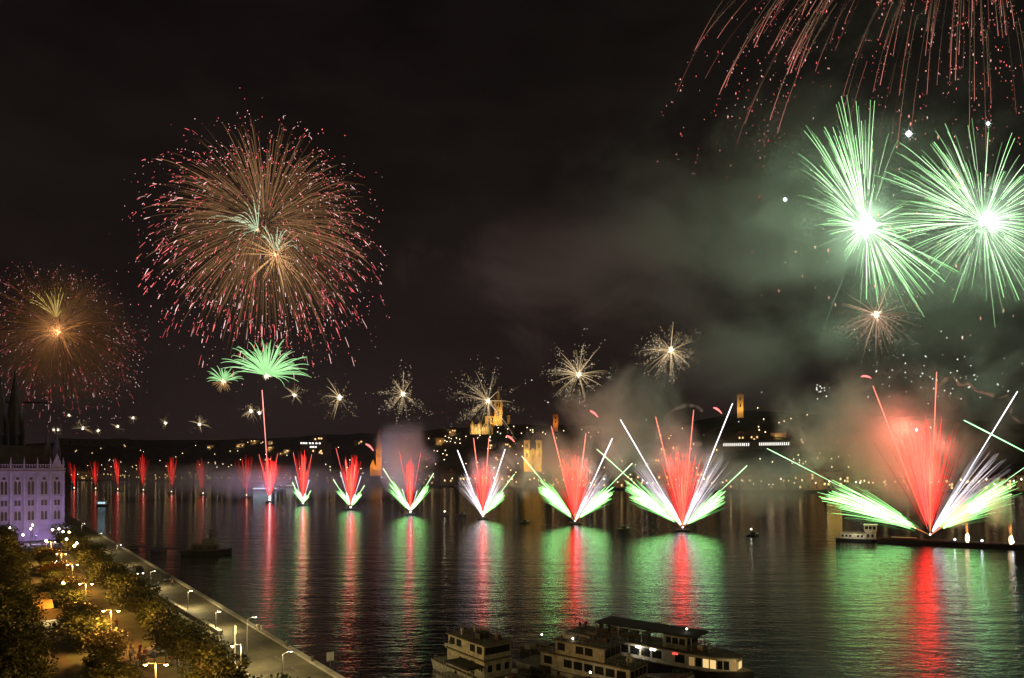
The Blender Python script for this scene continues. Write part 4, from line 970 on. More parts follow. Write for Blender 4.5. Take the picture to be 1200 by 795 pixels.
fountain(481, 603, [('g', -32, 52), ('w', -10, 28), ('r', -13, 72), ('r', 12, 70), ('w', 8, 26), ('g', 27, 46)], (66, 9, 30), fl[481], .9, .8)
barge(411, 597, 'small fireworks barge just left of the orange spire', 7.5)
fountain(411, 597, [('g', -20, 33), ('w', -12, 42), ('R', -6, 56), ('w', 12, 37), ('R', 5, 50), ('g', 16, 26), ('r', -17, 70)], (66, 13, 46), fl[411], .5, 1.0)
barge(355, 592, 'small fireworks barge under the violet-white fountain', 8)
fountain(355, 592, [('g', -12, 25), ('w', -9, 32), ('w', 7, 28), ('g', 9, 15), ('r', -11, 60), ('r', 10, 58)], (64, 9, 40), fl[355], .35, 1.1)
barge(316, 588, 'small fireworks barge under the tall red rocket', 8)
t = fountain(316, 588, [('w', .5, 14), ('r', -12, 54), ('r', 9, 55)], (54, 15, 56), fl[316], .35, 1.0)
comet(t, G(316, 588).y/F, -8.5, 129, (2.8, .75, .7), .02, .5, .25)
sm = [(289, 582, 48, 11, 34, 'red spark fan just left of the tall rocket'), (238, 579.5, 41, 8, 26, 'red spark fan above the dark work vessel, sixth from the left end'), (201, 577.5, 40, 8, 24, 'red spark fan fifth from the left end of the line'),
      (168, 575.5, 42, 7, 22, 'red spark fan fourth from the left end of the line'), (138, 574.5, 36, 9, 22, 'red spark fan third from the left end of the line'), (112, 573.5, 33, 9, 20, 'leaning red spark fan second from the left end'), (87, 573, 32, 8, 16, 'faint red spark fan closest to the violet building')]
for k, (px, py, H, sp, n, lb) in enumerate(sm):
    barge(px, py, 'small dark barge under the '+lb.split(',')[0], 8)
    p = G(px, py); m = p.y/F; t = empty('spark_fountain', (p.x, p.y, 1.3), 0, lb, 'firework')
    mb = MB(); jet_spray(mb, m, R(91+fr.uniform(-3, 5)), sp*1.7, H, int(n*1.3), mulc(RED, .22 if k < 5 else .14), .34, .55, 1.05, .19, .0); jet_spray(mb, m, R(90), 2, H*.75, 4, mulc(RED, .22), .0, .6, 1, .3, 0)
    tag(mb.build('red_spark_spray', M['spark_lit'], t), kind='stuff'); MB().dot((0, 0, .3), .7*m).build('muzzle_flash', M['warm_hot'], t)

# long barge with pusher boat at right
a = G(1004, 634.5); b2 = G(1240, 645.5); ax = (b2-a); L = ax.length; yaw3 = math.atan2(ax.y, ax.x)
t = empty('long_barge', (a.x, a.y, 0), yaw3, 'very long low dark barge carrying the largest fountain and flame jets', 'barge')
mb = MB(); mb.box(8, L, -3.2, 3.2, -.6, 1.35, .2); mb.build('hull', M['darkhull'], t)
mb = MB(); mb.box(8.2, L-.5, -3.1, -2.9, 1.35, 1.8); mb.box(8.2, L-.5, 2.9, 3.1, 1.35, 1.8); mb.build('coaming', M['rust'], t)
MB().box(13, 22, -2, 2, 1.35, 2.5).build('hatch_cover', M['rust'], t)
mb = MB()
for k in range(26): mb.cone((25+k*1.2, (-1)**k*.8, 1.35), .16, .16, .8, 8)
mb.build('mortar_rack', M['metal'], t)
mb = MB(); railing(mb, [(8.4, -3, 1.8), (L-1, -3, 1.8)], .7, 3); mb.build('railing', M['palemetal'], t)
t2 = empty('pusher_boat', (a.x, a.y, 0), yaw3, 'pale pusher boat with a tall square wheelhouse at the left end of the barge', 'boat')
o = hull_mb(16, 5.4, 1.2, -.6, .12, .2).build('hull', [M['darkhull'], M['deck']], t2)
MB().box(-6.2, 3.6, -2.1, 2.1, 1.15, 3.4).build('main_deckhouse', M['white'], t2); MB().box(-6.5, 3.9, -2.4, 2.4, 3.4, 3.55).build('deck', M['deck'], t2)
MB().box(3.2, 7.2, -1.8, 1.8, 1.15, 4.5).build('wheelhouse_base', M['cream'], t2); MB().box(2.9, 7.5, -1.9, 1.9, 4.6, 7.2).build('wheelhouse', M['cream'], t2); MB().box(2.6, 7.8, -2.2, 2.2, 7.2, 7.4).build('roof', M['white'], t2)
side_windows(t2, 3.1, 7.3, 3, 1.9, 5.4, 6.7, M['glass'], .35); side_windows(t2, -6, 2.8, 6, 2.1, 1.9, 2.8, M['glass'], .7); side_windows(t2, 3.6, 6.8, 2, 1.8, 2.1, 3.4, M['glass'], .8)
mb = MB(); railing(mb, [(-6.4, -2.3, 3.55), (2.6, -2.3, 3.55)], .9, 1.2); railing(mb, [(-7.6, -2.5, 1.2), (7.5, -2.6, 1.25)], .8, 1.5); mb.build('railing', M['palemetal'], t2)
mb = MB(); mb.bar((5, 0, 7.4), (5, 0, 10), .05, 6); mb.bar((5, -.6, 9), (5, .6, 9), .03, 5); mb.build('mast', M['metal'], t2)
point('floodlight', (0, -7, 5), (1, .9, .65), 1300, .2, t2)  # deck light without a fixture, named to keep it out of the river reflection
for k, px in enumerate((1141, 1190)):
    f = (px-1004)/236; q = a.lerp(b2, f); m = q.y/F
    t = empty('flame_jet', (q.x, q.y, 1.4), 0, ('left' if k == 0 else 'right')+' one of two orange flame jets on the long barge', 'firework')
    mb = MB(); jet_spray(mb, m, R(92), 6, 25+3*k, 26, (2.2, .85, .22), .0, .5, 1, .4, 0); tag(mb.build('flame_spray', M['spark_lit'], t), kind='stuff')
    flare(t, m, R(91), 0, 12, 2.2, (3.4, 2.6, 1.6))
for k, px in enumerate((1121.5, 1152.5, 1187)):
    f = (px-1004)/236; q = a.lerp(b2, f); t = empty('barge_lamp', (q.x, q.y-2.6, 1.8), 0, ['left', 'middle', 'right'][k]+' one of three blue-white lamps on the long barge', 'lamp')
    MB().bar((0, 0, 0), (0, 0, .7), .06, 6).build('post', M['metal'], t); MB().dot((0, 0, .9), .42).build('bulb', M['coolblue'], t)
# fountain of the next barge outside the frame: only its two green streaks enter the picture
t = empty('spark_fountain', P(1330, 600, 285), 0, 'pair of green comet streaks entering from the right edge', 'firework'); m = 285/F
comet(t, m, -194, 108, (1.1, 2.9, 1.3), .2, .8); comet(t, m, -60, 140, (1.1, 2.9, 1.3), .2, .7)

# ------------------------------------------------------------------ fireworks: aerial bursts
def ray_path(c, v, L, droop, t0, t1, nseg, drag=1.6):
    pts = []
    for i in range(nseg+1):
        f = t0+(t1-t0)*i/nseg; s_ = (1-math.exp(-drag*f))/(1-math.exp(-drag))
        pts.append(Vector(c)+v*(L*s_)+Vector((0, 0, -droop*L*f*f)))
    return pts
def rnd_dir(r_):
    return Vector((r_.gauss(0, 1), r_.gauss(0, 1), r_.gauss(0, 1))).normalized()
class Burst:
    """collects trails (each a mesh part) and sparks; the 100 longest stay single parts, the rest become one spray"""
    def __init__(s, px, py, d, label, m='spark', name='firework_burst'):
        s.o = P(px, py, d); s.m = d/F; s.mat = M[m]; s.tr = []; s.sp = MB(); s.t = empty(name, s.o, 0, label, 'firework')
    def trail(s, pts, rad, cols): s.tr.append((sum((b_-a_).length for a_, b_ in zip(pts, pts[1:]))*max(max(c) for c in cols), pts, rad, cols))
    def spark(s, p, r, col, sz=1.0): s.sp.dot(p, r, col, sz)
    def core(s, r, col=(3.5, 3.2, 2.8), watts=0, lc=(1, .8, .5), off=(0, 0, 0), sz=1.0):
        mb = MB(); bm = bmesh.new(); bmesh.ops.create_icosphere(bm, subdivisions=2, radius=r*s.m)
        for v in bm.verts: mb.v.append((v.co.x+off[0], v.co.y+off[1], v.co.z*sz+off[2])); mb.c.append((*col, 1))
        for f in bm.faces: mb.f.append([v.index for v in f.verts]); mb.m.append(0)
        bm.free()
        q_ = random.Random(int(r*97+s.o.x))
        for k in range(int(26+r*7)):
            v = rnd_dir(q_); l = r*s.m*(1.0+q_.random()**2*1.5); o_ = Vector(off)
            mb.tube([o_+v*r*s.m*.6, o_+v*(r*s.m*.8+l*.5), o_+v*(r*s.m*.8+l)], [r*s.m*.13, r*s.m*.08, .01], [col, mulc(col, .7), mulc(col, .3)], 3)
        mb.build('core', s.mat, s.t)
        if watts: point('glow', (off[0], off[1]-r*s.m*1.2, off[2]), lc, watts, r*s.m*.6, s.t)  # unseen light added at the core, carries the burst's glow into the smoke
    def finish(s, tname='spark_trail', limit=100):
        s.tr.sort(key=lambda q: -q[0])
        for k, (_, p, r_, c) in enumerate(s.tr[:limit]): MB().tube(p, r_, c, 4).build(tname, s.mat, s.t)
        if len(s.tr) > limit:
            mb = MB()
            for (_, p, r_, c) in s.tr[limit:]: mb.tube(p, r_, c, 3)
            tag(mb.build('spark_spray', s.mat, s.t), kind='stuff')
        if s.sp.v: tag(s.sp.build('ember_spray', s.mat, s.t), kind='stuff')

def chrys(px, py, d, Rpx, n, label, gold, tip, droop, nspark, kk=1.0, seed=1, w=.42):
    r_ = random.Random(seed); B = Burst(px, py, d, label); m = B.m
    for k in range(n):
        v = rnd_dir(r_); L = Rpx*m*r_.uniform(.62, 1.04)
        t0 = r_.uniform(.06, .42); t1 = r_.uniform(.62, .92); dr = droop*r_.uniform(.8, 1.25)
        pts = ray_path((0, 0, 0), v, L, dr, t0, t1, 8); q = kk*(.22+.95*r_.random()**2.2)
        cols = [mulc(gold, q*x) for x in (1.0, .95, .9, .85, .8, .75, .7, .55, .3)]
        B.trail(pts, [w*m*x for x in (.8, .9, .95, 1.0, 1.0, 1.0, .95, .9, .7)], cols)
        for j in range(r_.choice([0, 1, 1, 2, 3])):            # glowing red dashes and sparks towards the ends
            f = r_.uniform(.6, 1.08); df = r_.choice([.012, .025, .045, .07, .1])
            off = Vector((r_.gauss(0, .9*m), r_.gauss(0, .9*m), r_.gauss(0, 1.2*m)))
            pp = [p+off for p in ray_path((0, 0, 0), v, L, dr, f, f+df, 2)]
            c = mulc(tip if r_.random() < .75 else (tip[0]*1.25, tip[0]*.75, tip[0]*.72), kk*r_.uniform(.2, 1.0))
            B.sp.tube(pp, [w*m*.7, w*m*1.0, w*m*.8], [c, mulc(c, 1.1), c], 3)
        for j in range(r_.choice([0, 0, 1, 2])):
            f = r_.uniform(.8, 1.2); p = ray_path((0, 0, 0), v, L, dr, f, f+.01, 1)[0]+Vector((r_.gauss(0, 1.6*m), r_.gauss(0, 1.6*m), r_.gauss(0, 2.2*m)))
            B.spark(p, m*r_.uniform(.28, .62), mulc(r_.choice([tip, (1.5, .95, .95), (1.3, .6, .6)]), kk*r_.uniform(.5, 1.3)), r_.uniform(1, 1.8))
    for k in range(nspark):
        v = rnd_dir(r_); p = v*Rpx*m*r_.uniform(.85, 1.15)+Vector((0, 0, -droop*Rpx*m*r_.uniform(.8, 1.9)))
        B.spark(p, m*r_.uniform(.25, .55), mulc(r_.choice([tip, (1.3, .8, .75)]), kk*r_.uniform(.3, .9)), r_.uniform(1, 1.6))
    return B, r_
def tuft(B, r_, off, n, a0, a1, l0, l1, col, w=.5, droop=.35, tilt=.5):
    m = B.m
    for k in range(n):
        a = R(r_.uniform(a0, a1)); e = r_.gauss(0, tilt); v = Vector((math.cos(a)*math.cos(e), math.sin(e), math.sin(a)*math.cos(e)))
        pts = ray_path(off, v, r_.uniform(l0, l1)*m, droop*r_.uniform(.6, 1.2), .03, 1, 9, 1.2)
        B.trail(pts, [w*m*(1-.5*i/9) for i in range(10)], [mulc(col, .55+.55*math.sin(math.pi*(.15+.8*i/9))) for i in range(10)])

GD = (.40, .20, .085); PK = (2.1, .32, .34)
B, r_ = chrys(311, 264, 700, 143, 1150, 'largest red and gold round burst high at the left of the sky', GD, PK, .22, 300, 1.0, 3, .25)
m = B.m
tuft(B, r_, (-9*m, 0, -6*m), 16, 80, 185, 30, 75, (.75, .95, .6)); tuft(B, r_, (12*m, 0, -31*m), 16, 50, 130, 22, 48, (.75, 1.0, .65))
tuft(B, r_, (12*m, 0, -35*m), 60, 0, 360, 10, 45, (.9, .5, .2), .4, .1)
B.core(2.2, (3.2, 2.0, 1.0), 60000, (1, .55, .25), (12*m, 0, -35*m)); B.core(1.6, (2.2, 1.5, .8), 0, off=(-9*m, 0, -6*m)); B.finish()
B, r_ = chrys(68, 386, 900, 93, 620, 'dim orange burst partly cut by the left edge above the gothic spires', (.19, .075, .022), (.95, .13, .14), .19, 280, .6, 5, .26)
m = B.m; tuft(B, r_, (-2*m, 0, 14*m), 22, 55, 130, 18, 48, (.85, .62, .16), .42, .2); tuft(B, r_, (1*m, 0, -4*m), 46, 0, 360, 12, 42, (.62, .24, .06), .36, .1)
B.core(1.8, (3, 1.4, .5), 90000, (1, .42, .14), (1*m, 0, -4*m)); B.finish()
# falling red willow at top right
B = Burst(1140, -120, 430, 'falling red and gold willow burst spilling down from the top right corner'); m = B.m; r_ = random.Random(9)
for k in range(300):
    a = R(r_.uniform(180, 360)); e = r_.gauss(0, .55); v = Vector((math.cos(a)*math.cos(e), math.sin(e)*.8, math.sin(a)*math.cos(e)*.35+.12))
    L = r_.uniform(200, 400)*m; t0 = r_.uniform(.35, .6); t1 = t0+r_.uniform(.2, .42)
    pts = ray_path((0, 0, 0), v, L, .62, t0, t1, 9, 1.3); q = .15+.75*r_.random()**1.4; rr = r_.random()
    g = (.36, .22, .13) if rr < .68 else (.5, .16, .11)
    B.trail(pts, [.33*m*(1-.3*i/9) for i in range(10)], [mulc(g, q*.6) for i in range(6)]+[mulc(g, q), mulc((.8, .3, .2), q), mulc((1.2, .35, .28), q), mulc((1.5, .5, .42), q)])
    for j in range(r_.choice([0, 10, 24, 40])):              # gold dust shed along the trail
        f = t0+(t1-t0)*r_.random(); p = ray_path((0, 0, 0), v, L, .62, f, f+.01, 1, 1.3)[0]+Vector((r_.gauss(0, 1.6*m), r_.gauss(0, 1.6*m), r_.gauss(0, 2*m)))
        B.spark(p, m*r_.uniform(.18, .36), mulc((.7, .48, .3), q*r_.uniform(.5, 1.4)), r_.uniform(.8, 2))
    for j in range(r_.randint(3, 8)):
        f = t1+r_.uniform(-.1, .3); p = ray_path((0, 0, 0), v, L, .62, f, f+.01, 1, 1.3)[0]+Vector((r_.gauss(0, 2*m), 0, r_.gauss(0, 4*m)))
        B.spark(p, m*r_.uniform(.25, .6), mulc(r_.choice([(1.5, .3, .28), (1.6, .8, .7), (1.2, .15, .15)]), r_.uniform(.5, 1.2)), r_.uniform(1, 3.5))
B.finish()
# green peonies
def peony(px, py, d, label, lobes, core_r, seed, watts):
    B = Burst(px, py, d, label, 'spark_lit'); r_ = random.Random(seed); m = B.m
    for (a0, a1, l0, l1, n) in lobes:
        for k in range(n):
            a = R(r_.uniform(a0, a1)); e = r_.gauss(0, .42); v = Vector((math.cos(a)*math.cos(e), math.sin(e), math.sin(a)*math.cos(e)))
            L = r_.uniform(l0, l1)*m*(.75+.25*r_.random()); t0 = r_.uniform(.06, .5); wv = r_.uniform(.55, 1.25)
            pts = ray_path((0, 0, 0), v, L, r_.uniform(.03, .12), t0, 1, 7, .9); q = .25+1.1*r_.random()**1.5
            B.trail(pts, [m*.29*(.75+.25*i/7)*wv for i in range(8)], [mulc((1.0, 2.1, .85) if i > 3 else (1.9, 2.7, 1.7), q*(1 if i < 6 else .7)) for i in range(8)])
    for k in range(40):
        v = rnd_dir(r_); B.spark(v*r_.uniform(20, 150)*m, m*r_.uniform(.5, .9), (1.2, .5, .35), r_.uniform(1, 4))
    B.core(core_r, (5, 5.4, 4.9), watts, (.58, 1, .6)); B.core(core_r*.7, (6, 6.2, 5.8), 0, off=(.5*core_r*m, -.3*core_r*m, .35*core_r*m)); B.finish('green_trail')
peony(1015, 266, 420, 'left green starburst with the largest white core and long upward rays', [(100, 119, 100, 168, 95), (78, 100, 60, 120, 16), (119, 150, 50, 90, 18), (150, 190, 30, 62, 14), (190, 250, 25, 60, 12), (296, 326, 70, 128, 60), (255, 292, 60, 130, 10), (326, 400, 30, 80, 24)], 6.2, 21, 560000)
peony(1152, 261, 440, 'right green starburst with a small white core and even rays', [(105, 150, 80, 150, 74), (150, 186, 70, 145, 60), (64, 105, 70, 120, 18), (25, 60, 50, 112, 30), (-30, 25, 40, 90, 40), (186, 240, 50, 95, 30), (240, 300, 60, 118, 22), (300, 332, 60, 118, 26)], 2.6, 22, 280000)
B = Burst(313, 440, 650, 'green palm-like half burst hanging below the large red burst'); r_ = random.Random(31); m = B.m
tuft(B, r_, (0, 0, 0), 84, 8, 172, 36, 58, (.50, 1.05, .42), .55, .22, .55); tuft(B, r_, (0, 0, 0), 8, -10, 190, 40, 62, (.9, 1.1, .7), .3, .2, .3); B.core(2.4, (3.5, 2.6, 1.7), 60000, (.7, 1, .5)); B.finish('green_trail')
B = Burst(262, 447, 780, 'small green half burst left of the palm-like one'); m = B.m
tuft(B, r_, (0, 0, 0), 44, 15, 170, 13, 25, (.42, .85, .35), .5, .2, .5); tuft(B, r_, (0, 0, 0), 20, 180, 360, 6, 16, (.4, .22, .08), .5, .1, .5); B.core(2.2, (3.4, 2.6, 1.4), 40000, (1, .8, .4)); B.finish('green_trail')
# small gold bursts
def gold_burst(px, py, d, r, n, label, bias=(0, 0), k=1.0, ember=True, cw=2.4, seed=0, sz=1.3, col=(.95, .68, .36)):
    B = Burst(px, py, d, label); r_ = random.Random(seed+int(px)); m = B.m
    for q in range(int(n*1.5)):
        v = rnd_dir(r_); v = (v+Vector((bias[0], 0, bias[1]))*r_.uniform(0, 1)).normalized(); L = r*m*r_.uniform(.45, 1.15)
        pts = ray_path((0, 0, 0), v, L, .10, .05, 1, 6, 1.2); b_ = k*(.25+.9*r_.random()**1.8)
        if r_.random() < .55:
            B.trail(pts, [m*.36*(1-.5*i/6) for i in range(7)], [mulc(col, b_*(1.4-1.15*i/6)) for i in range(7)])
        else:                                              # a broken trail of dusty specks
            for j in range(int(L/m*.8)):
                f = r_.random()**.8; w_ = ray_path((0, 0, 0), v, L, .10, f, f+.01, 1, 1.2)[0]; sp_ = (.4+1.3*f)*m
                B.spark(w_+Vector((r_.gauss(0, sp_), r_.gauss(0, sp_), r_.gauss(0, sp_))), m*r_.uniform(.2, .42), mulc(col, b_*r_.uniform(.5, 1.3)), r_.uniform(.8, 1.6))
        if ember:
            for j in range(r_.randint(2, 7)):
                f = r_.uniform(.6, 1.35); B.spark(v*L*f+Vector((r_.gauss(0, 1.6*m), 0, r_.gauss(0, 1.6*m)-.08*L)), m*r_.uniform(.28, .55), mulc((1.1, .9, .65), k*r_.uniform(.3, 1.0)))
    B.core(cw*.62, (3.8, 3.3, 2.3), 9000*k, (1, .75, .4), sz=sz); B.finish()
gold_burst(1027, 369, 300, 46, 80, 'brown-gold dusty burst directly below the left green starburst', (0, -.5), .95, True, 5.0, col=(.8, .5, .32))
gold_burst(786, 411, 343, 36, 60, 'gold burst right of centre, drooping, above the second largest fountain', (-.2, -.7), 1, True, 3.6, sz=2.0)
gold_burst(678, 439, 387, 38, 56, 'gold burst with long lower-left rays above the third largest fountain', (-.6, -.3), 1, True, 3.8, sz=.9)
gold_burst(572, 470, 429, 42, 40, 'gold burst streaming left in front of the hill church', (-1.2, .1), .85, True, 3.4, sz=.8)
gold_burst(472, 462, 471, 30, 34, 'star-like gold burst between the hill church and the orange spire', (-.2, -.3), 1, True, 3.2)
gold_burst(398, 466, 533, 27, 26, 'gold burst with a falling tail right of the green palm burst', (-.6, -.4), .8, False, 2.8, sz=1.9)
gold_burst(345, 463, 600, 17, 24, 'faint gold burst just below right of the green palm burst', (.1, .6), .6, False, 2.3, sz=1.7)
gold_burst(294, 482, 667, 15, 20, 'left half of a close pair of gold sparks beside the rocket', (-.6, -.3), .7, False, 2.2, sz=1.5)
gold_burst(304, 484, 690, 9, 14, 'right half of a close pair of gold sparks beside the rocket', (.2, .6), .6, False, 2.0, sz=1.8)
gold_burst(234, 497, 873, 14, 16, 'gold spark burst above the lit palace wing', (0, .7), .6, False, 2.0, sz=1.5)
gold_burst(194, 496, 941, 10, 12, 'leaning gold spark burst left of the lit palace wing', (-.5, -.4), .45, False, 1.7, sz=1.5)
gold_burst(156, 490, 1000, 8, 10, 'highest gold spark of the far left row', (0, .3), .5, False, 1.7, sz=1.2)
gold_burst(138, 500, 1043, 8, 10, 'gold spark above the dim palace middle', (-.6, -.3), .5, False, 1.6, sz=1.5)
gold_burst(115, 505, 1060, 5, 8, 'small round gold spark low over the ridge', (0, 0), .5, False, 1.6, sz=1)
gold_burst(97, 502, 1091, 12, 12, 'gold spark with rays reaching up right near the spires', (.4, .5), .5, False, 1.7, sz=1.8)
gold_burst(81, 487, 1110, 3, 6, 'lone bright gold dot above the turrets', (0, 0), .4, False, 1.6, sz=1)
gold_burst(68, 504, 1143, 7, 9, 'right one of two gold sparks behind the turret tips', (0, .3), .45, False, 1.5, sz=1)
gold_burst(63, 504, 1143, 6, 9, 'left one of two gold sparks behind the turret tips', (0, .3), .4, False, 1.3, sz=1)
# lone stars, red arcs, embers
for k, (px, py, rr, lb) in enumerate([(920, 234, 2.4, 'white star flare alone in the green-lit cloud'), (1065, 157, 4.2, 'bright white star flare between the two green starbursts'), (1158, 145, 2.4, 'small white star flare above the right green starburst'), (1074, 504, 1.5, 'white spark hanging in the red smoke')]):
    d = 430 if k < 3 else 290
    t = empty('star_flare', P(px, py, d), 0, lb, 'firework'); MB().dot((0, 0, 0), rr*d/F, None, 1).build('core', emis('star_white', (.85, 1, .95), 4), t)
    mb = MB()
    for q in range(8): mb.tube([(0, 0, 0), (math.cos(q*.785)*rr*2.3*d/F, math.sin(q*.9)*.4, math.sin(q*.785)*rr*2.3*d/F)], [.32*d/F, .05], [(1.2, 1.4, 1.3), (.3, .4, .35)], 3)
    tag(mb.build('ray_spray', M['spark'], t), kind='stuff')
for k, (px, py, a, d, lb) in enumerate([(696, 484, -38, 370, 'short red arc right of the third gold burst'), (598, 513, -36, 420, 'short red arc left of the twin towers'), (841, 480, -35, 330, 'short red arc beside the white streak below the lone tower'), (1015, 441, -8, 300, 'flat red arc above the reddish smoke'), (433, 523, -40, 480, 'red light spot left of the orange spire tip')]):
    m = d/F; pts = []
    for i in range(6):
        f = i/5-.5; pts.append((math.cos(R(a))*f*12*m, 0, math.sin(R(a))*f*12*m-(f*f)*6*m))
    t = empty('red_flare', P(px, py, d), 0, lb, 'firework'); MB().tube(pts, [x*m for x in (.5, 1, 1.2, 1.1, .8, .4)], [(2.4, .45, .4)]*6, 6).build('streak', M['spark'], t, True)
em = [MB().dot((0, 0, 0), .30, (1.1, 1.1, .95), s).mesh('ember', M['spark']) for s in (1, 1.8, .7)]
er = random.Random(77)
for k in range(90):
    if k < 62: px, py, d = er.gauss(1110, 45), er.gauss(445, 28), er.uniform(280, 320)
    elif k < 74: px, py, d = er.gauss(962, 9), er.gauss(456, 5), 300
    else: px, py, d = er.uniform(540, 900), er.uniform(440, 540), er.uniform(330, 420)
    o = link(bpy.data.objects.new('ember', er.choice(em))); o.location = P(px, py, d); o.rotation_euler = (0, er.uniform(-1, 1), 0); s = er.uniform(.6, 1.4); o.scale = (s, s, s)
    tag(o, 'tiny pale ember drifting in the dark smoke above the fountains', 'ember', 'drifting embers')

# ------------------------------------------------------------------ smoke
def smoke_mat(name, dens, nscale, color=(.75, .73, .72), thr=.3, aniso=.1, stretch=1.0, tilt=0, fall=1.25, cons=2.3):
    m = bpy.data.materials.new(name); m.use_nodes = True; nt = m.node_tree; nt.nodes.clear(); N = nt.nodes.new; K = nt.links.new
    o = N('ShaderNodeOutputMaterial'); pv = N('ShaderNodeVolumePrincipled'); tc = N('ShaderNodeTexCoord'); ge = N('ShaderNodeNewGeometry')
    ln = N('ShaderNodeVectorMath'); ln.operation = 'LENGTH'; K(tc.outputs['Object'], ln.inputs[0])
    nz = N('ShaderNodeTexNoise'); nz.inputs['Scale'].default_value = nscale; nz.inputs['Detail'].default_value = 5; nz.inputs['Roughness'].default_value = .62; nz.inputs['Distortion'].default_value = .45
    mp_ = N('ShaderNodeMapping'); mp_.inputs['Scale'].default_value = (1, 1, stretch); mp_.inputs['Rotation'].default_value = (0, R(tilt), 0); K(ge.outputs['Position'], mp_.inputs[0]); K(mp_.outputs[0], nz.inputs[0])
    fa = N('ShaderNodeMath'); fa.operation = 'MULTIPLY_ADD'; K(ln.outputs['Value'], fa.inputs[0]); fa.inputs[1].default_value = -fall; fa.inputs[2].default_value = fall-thr
    nm = N('ShaderNodeMath'); nm.operation = 'MULTIPLY_ADD'; K(nz.outputs[0], nm.inputs[0]); nm.inputs[1].default_value = cons; nm.inputs[2].default_value = -cons*.5
    ad = N('ShaderNodeMath'); ad.operation = 'ADD'; K(fa.outputs[0], ad.inputs[0]); K(nm.outputs[0], ad.inputs[1])
    m2 = N('ShaderNodeMapRange'); m2.interpolation_type = 'SMOOTHSTEP'; m2.inputs[1].default_value = 0; m2.inputs[2].default_value = 1.0; m2.inputs[4].default_value = dens
    ed_ = N('ShaderNodeMapRange'); ed_.inputs[1].default_value = 1.0; ed_.inputs[2].default_value = .72; K(ln.outputs['Value'], ed_.inputs[0])
    ml = N('ShaderNodeMath'); ml.operation = 'MULTIPLY'; K(ed_.outputs[0], ml.inputs[0]); ml.inputs[1].default_value = dens; K(ml.outputs[0], m2.inputs[4])
    K(ad.outputs[0], m2.inputs[0])
    K(m2.outputs[0], pv.inputs['Density']); pv.inputs['Color'].default_value = (*color, 1); pv.inputs['Anisotropy'].default_value = aniso
    K(pv.outputs[0], o.inputs['Volume']); return m
def smoke(px, py, d, rx, rz, ry, dens, nscale, lb=None, **kw):
    m = d/F; bm = bmesh.new(); bmesh.ops.create_icosphere(bm, subdivisions=3, radius=1.0)
    me = bpy.data.meshes.new('smoke_cloud'); bm.to_mesh(me); bm.free()
    o = link(bpy.data.objects.new('smoke_cloud', me)); o.location = P(px, py, d); o.scale = (rx*m, ry*m, rz*m)
    me.materials.append(smoke_mat('smoke', dens, nscale, **kw)); tag(o, lb, 'smoke', kind='stuff')
smoke(1040, 520, 330, 165, 105, 65, .075, .030, 'large brown and red smoke bank around the biggest fountain', thr=.2, cons=2.8)
smoke(1055, 535, 308, 105, 105, 55, .038, .045, 'salmon-red smoke glowing inside the biggest fountain', thr=.15, cons=2.2)
smoke(985, 490, 345, 90, 66, 50, .075, .030, 'brownish smoke billow left of the biggest fountain', thr=.2, cons=2.8)
smoke(885, 560, 372, 95, 55, 60, .075, .030, 'green-lit smoke low over the water right of the white wings', thr=.25, cons=2.8)
smoke(735, 490, 400, 100, 95, 60, .10, .024, 'grey smoke column between the two gold bursts', thr=.3, cons=3)
smoke(645, 545, 410, 90, 55, 50, .07, .03, 'thin smoke around the twin-tower church fountain', thr=.35, cons=3)
smoke(476, 535, 500, 48, 58, 40, .10, .03, 'pale smoke puff right of the orange spire', thr=.2)
smoke(950, 270, 470, 380, 270, 190, .026, .0085, 'broad drifting grey-green smoke lit by the two green starbursts', thr=.22, cons=2.3, stretch=1.6, tilt=12, fall=.9)
smoke(1165, 440, 400, 100, 100, 60, .05, .022, 'dim green smoke bank at the right edge', thr=.3, cons=3)
smoke(1168, 592, 284, 26, 36, 22, .25, .09, 'billowing pale smoke puff over the right flame jet', thr=.25, cons=3)
smoke(1128, 602, 286, 18, 26, 16, .20, .1, 'small smoke puff over the left flame jet', thr=.25, cons=3)
smoke(680, 330, 560, 260, 130, 110, .022, .009, 'faint grey smoke band across the middle sky', thr=.35, cons=3, stretch=1.8, tilt=8, fall=.9)
smoke(70, 400, 920, 120, 100, 90, .022, .008, 'orange-lit smoke around the dim left burst', thr=.2)
smoke(310, 280, 720, 160, 150, 120, .0035, .01, 'faint warm smoke within the large red burst', thr=.15)
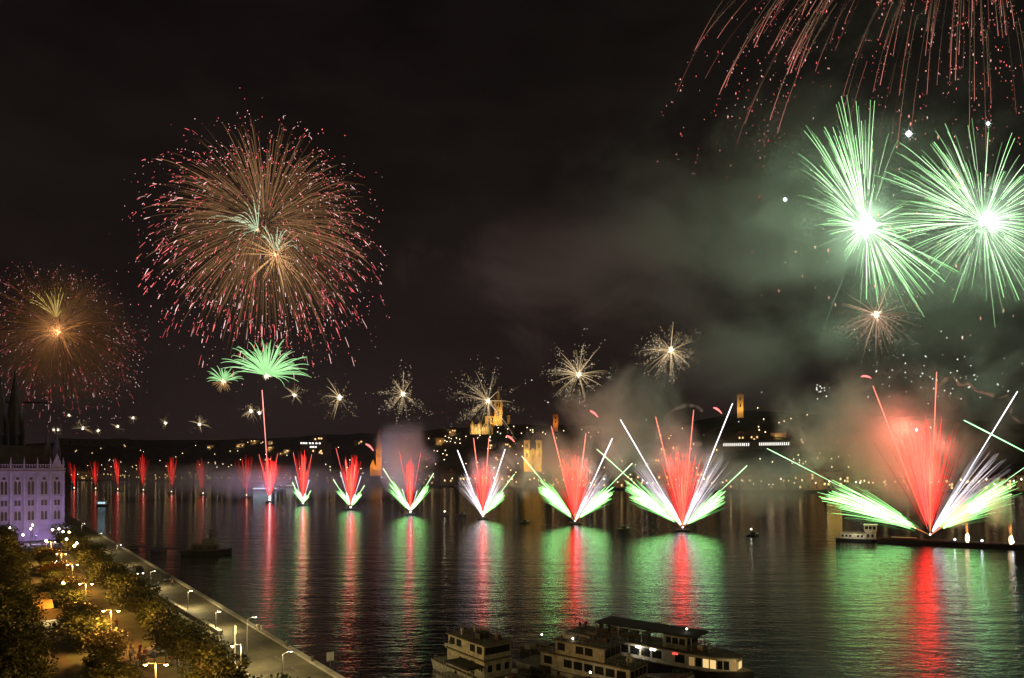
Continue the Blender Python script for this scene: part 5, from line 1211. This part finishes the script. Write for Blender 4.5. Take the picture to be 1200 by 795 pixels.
smoke(330, 563, 720, 330, 30, 200, .018, .012, 'bluish mist lying on the water under the small fountains', thr=.35, cons=3)
smoke(805, 545, 350, 80, 80, 34, .040, .034, 'thin reddish smoke above the second largest fountain', thr=.25, cons=2.8)
smoke(675, 560, 394, 56, 58, 30, .045, .034, 'pinkish smoke inside the third largest fountain', thr=.25, cons=2.8)
smoke(566, 565, 436, 44, 50, 30, .08, .034, 'pinkish smoke inside the fountain below the hill church', thr=.25, cons=2.8)
# narrow smoke trails
def smoke_trail(pts, d, r, dens, lb):
    m = d/F; P0 = P(*pts[0], d); mb = MB(); mb.tube([P(x, y, d)-P0 for x, y in pts], [r*m*(1+.35*math.sin(i*2.1)) for i in range(len(pts))], None, 8)
    sm_ = bpy.data.materials.new('smoke_trail'); sm_.use_nodes = True; nt = sm_.node_tree; nt.nodes.clear(); o = nt.nodes.new('ShaderNodeOutputMaterial'); pv = nt.nodes.new('ShaderNodeVolumePrincipled')
    g = nt.nodes.new('ShaderNodeNewGeometry'); nz = nt.nodes.new('ShaderNodeTexNoise'); nz.inputs['Scale'].default_value = .35; nz.inputs['Detail'].default_value = 4
    mr = nt.nodes.new('ShaderNodeMapRange'); mr.inputs[1].default_value = .42; mr.inputs[2].default_value = .7; mr.inputs[4].default_value = dens
    nt.links.new(g.outputs['Position'], nz.inputs[0]); nt.links.new(nz.outputs[0], mr.inputs[0]); nt.links.new(mr.outputs[0], pv.inputs['Density']); nt.links.new(pv.outputs[0], o.inputs['Volume'])
    ob = mb.build('smoke_trail', sm_, None, True, P0); tag(ob, lb, 'smoke', kind='stuff')
smoke_trail([(770, 525), (772, 505), (780, 490), (790, 479), (803, 475), (815, 476), (824, 482)], 345, 2.4, .5, 'thin arching smoke trail over the second largest fountain')
smoke_trail([(1097, 455), (1108, 445), (1117, 441), (1125, 452), (1134, 449), (1143, 458), (1152, 460), (1163, 463), (1172, 467), (1180, 464), (1186, 475), (1184, 487), (1195, 494), (1206, 496)], 300, 2.2, .6, 'squiggling smoke trail at the tip of the white streak')
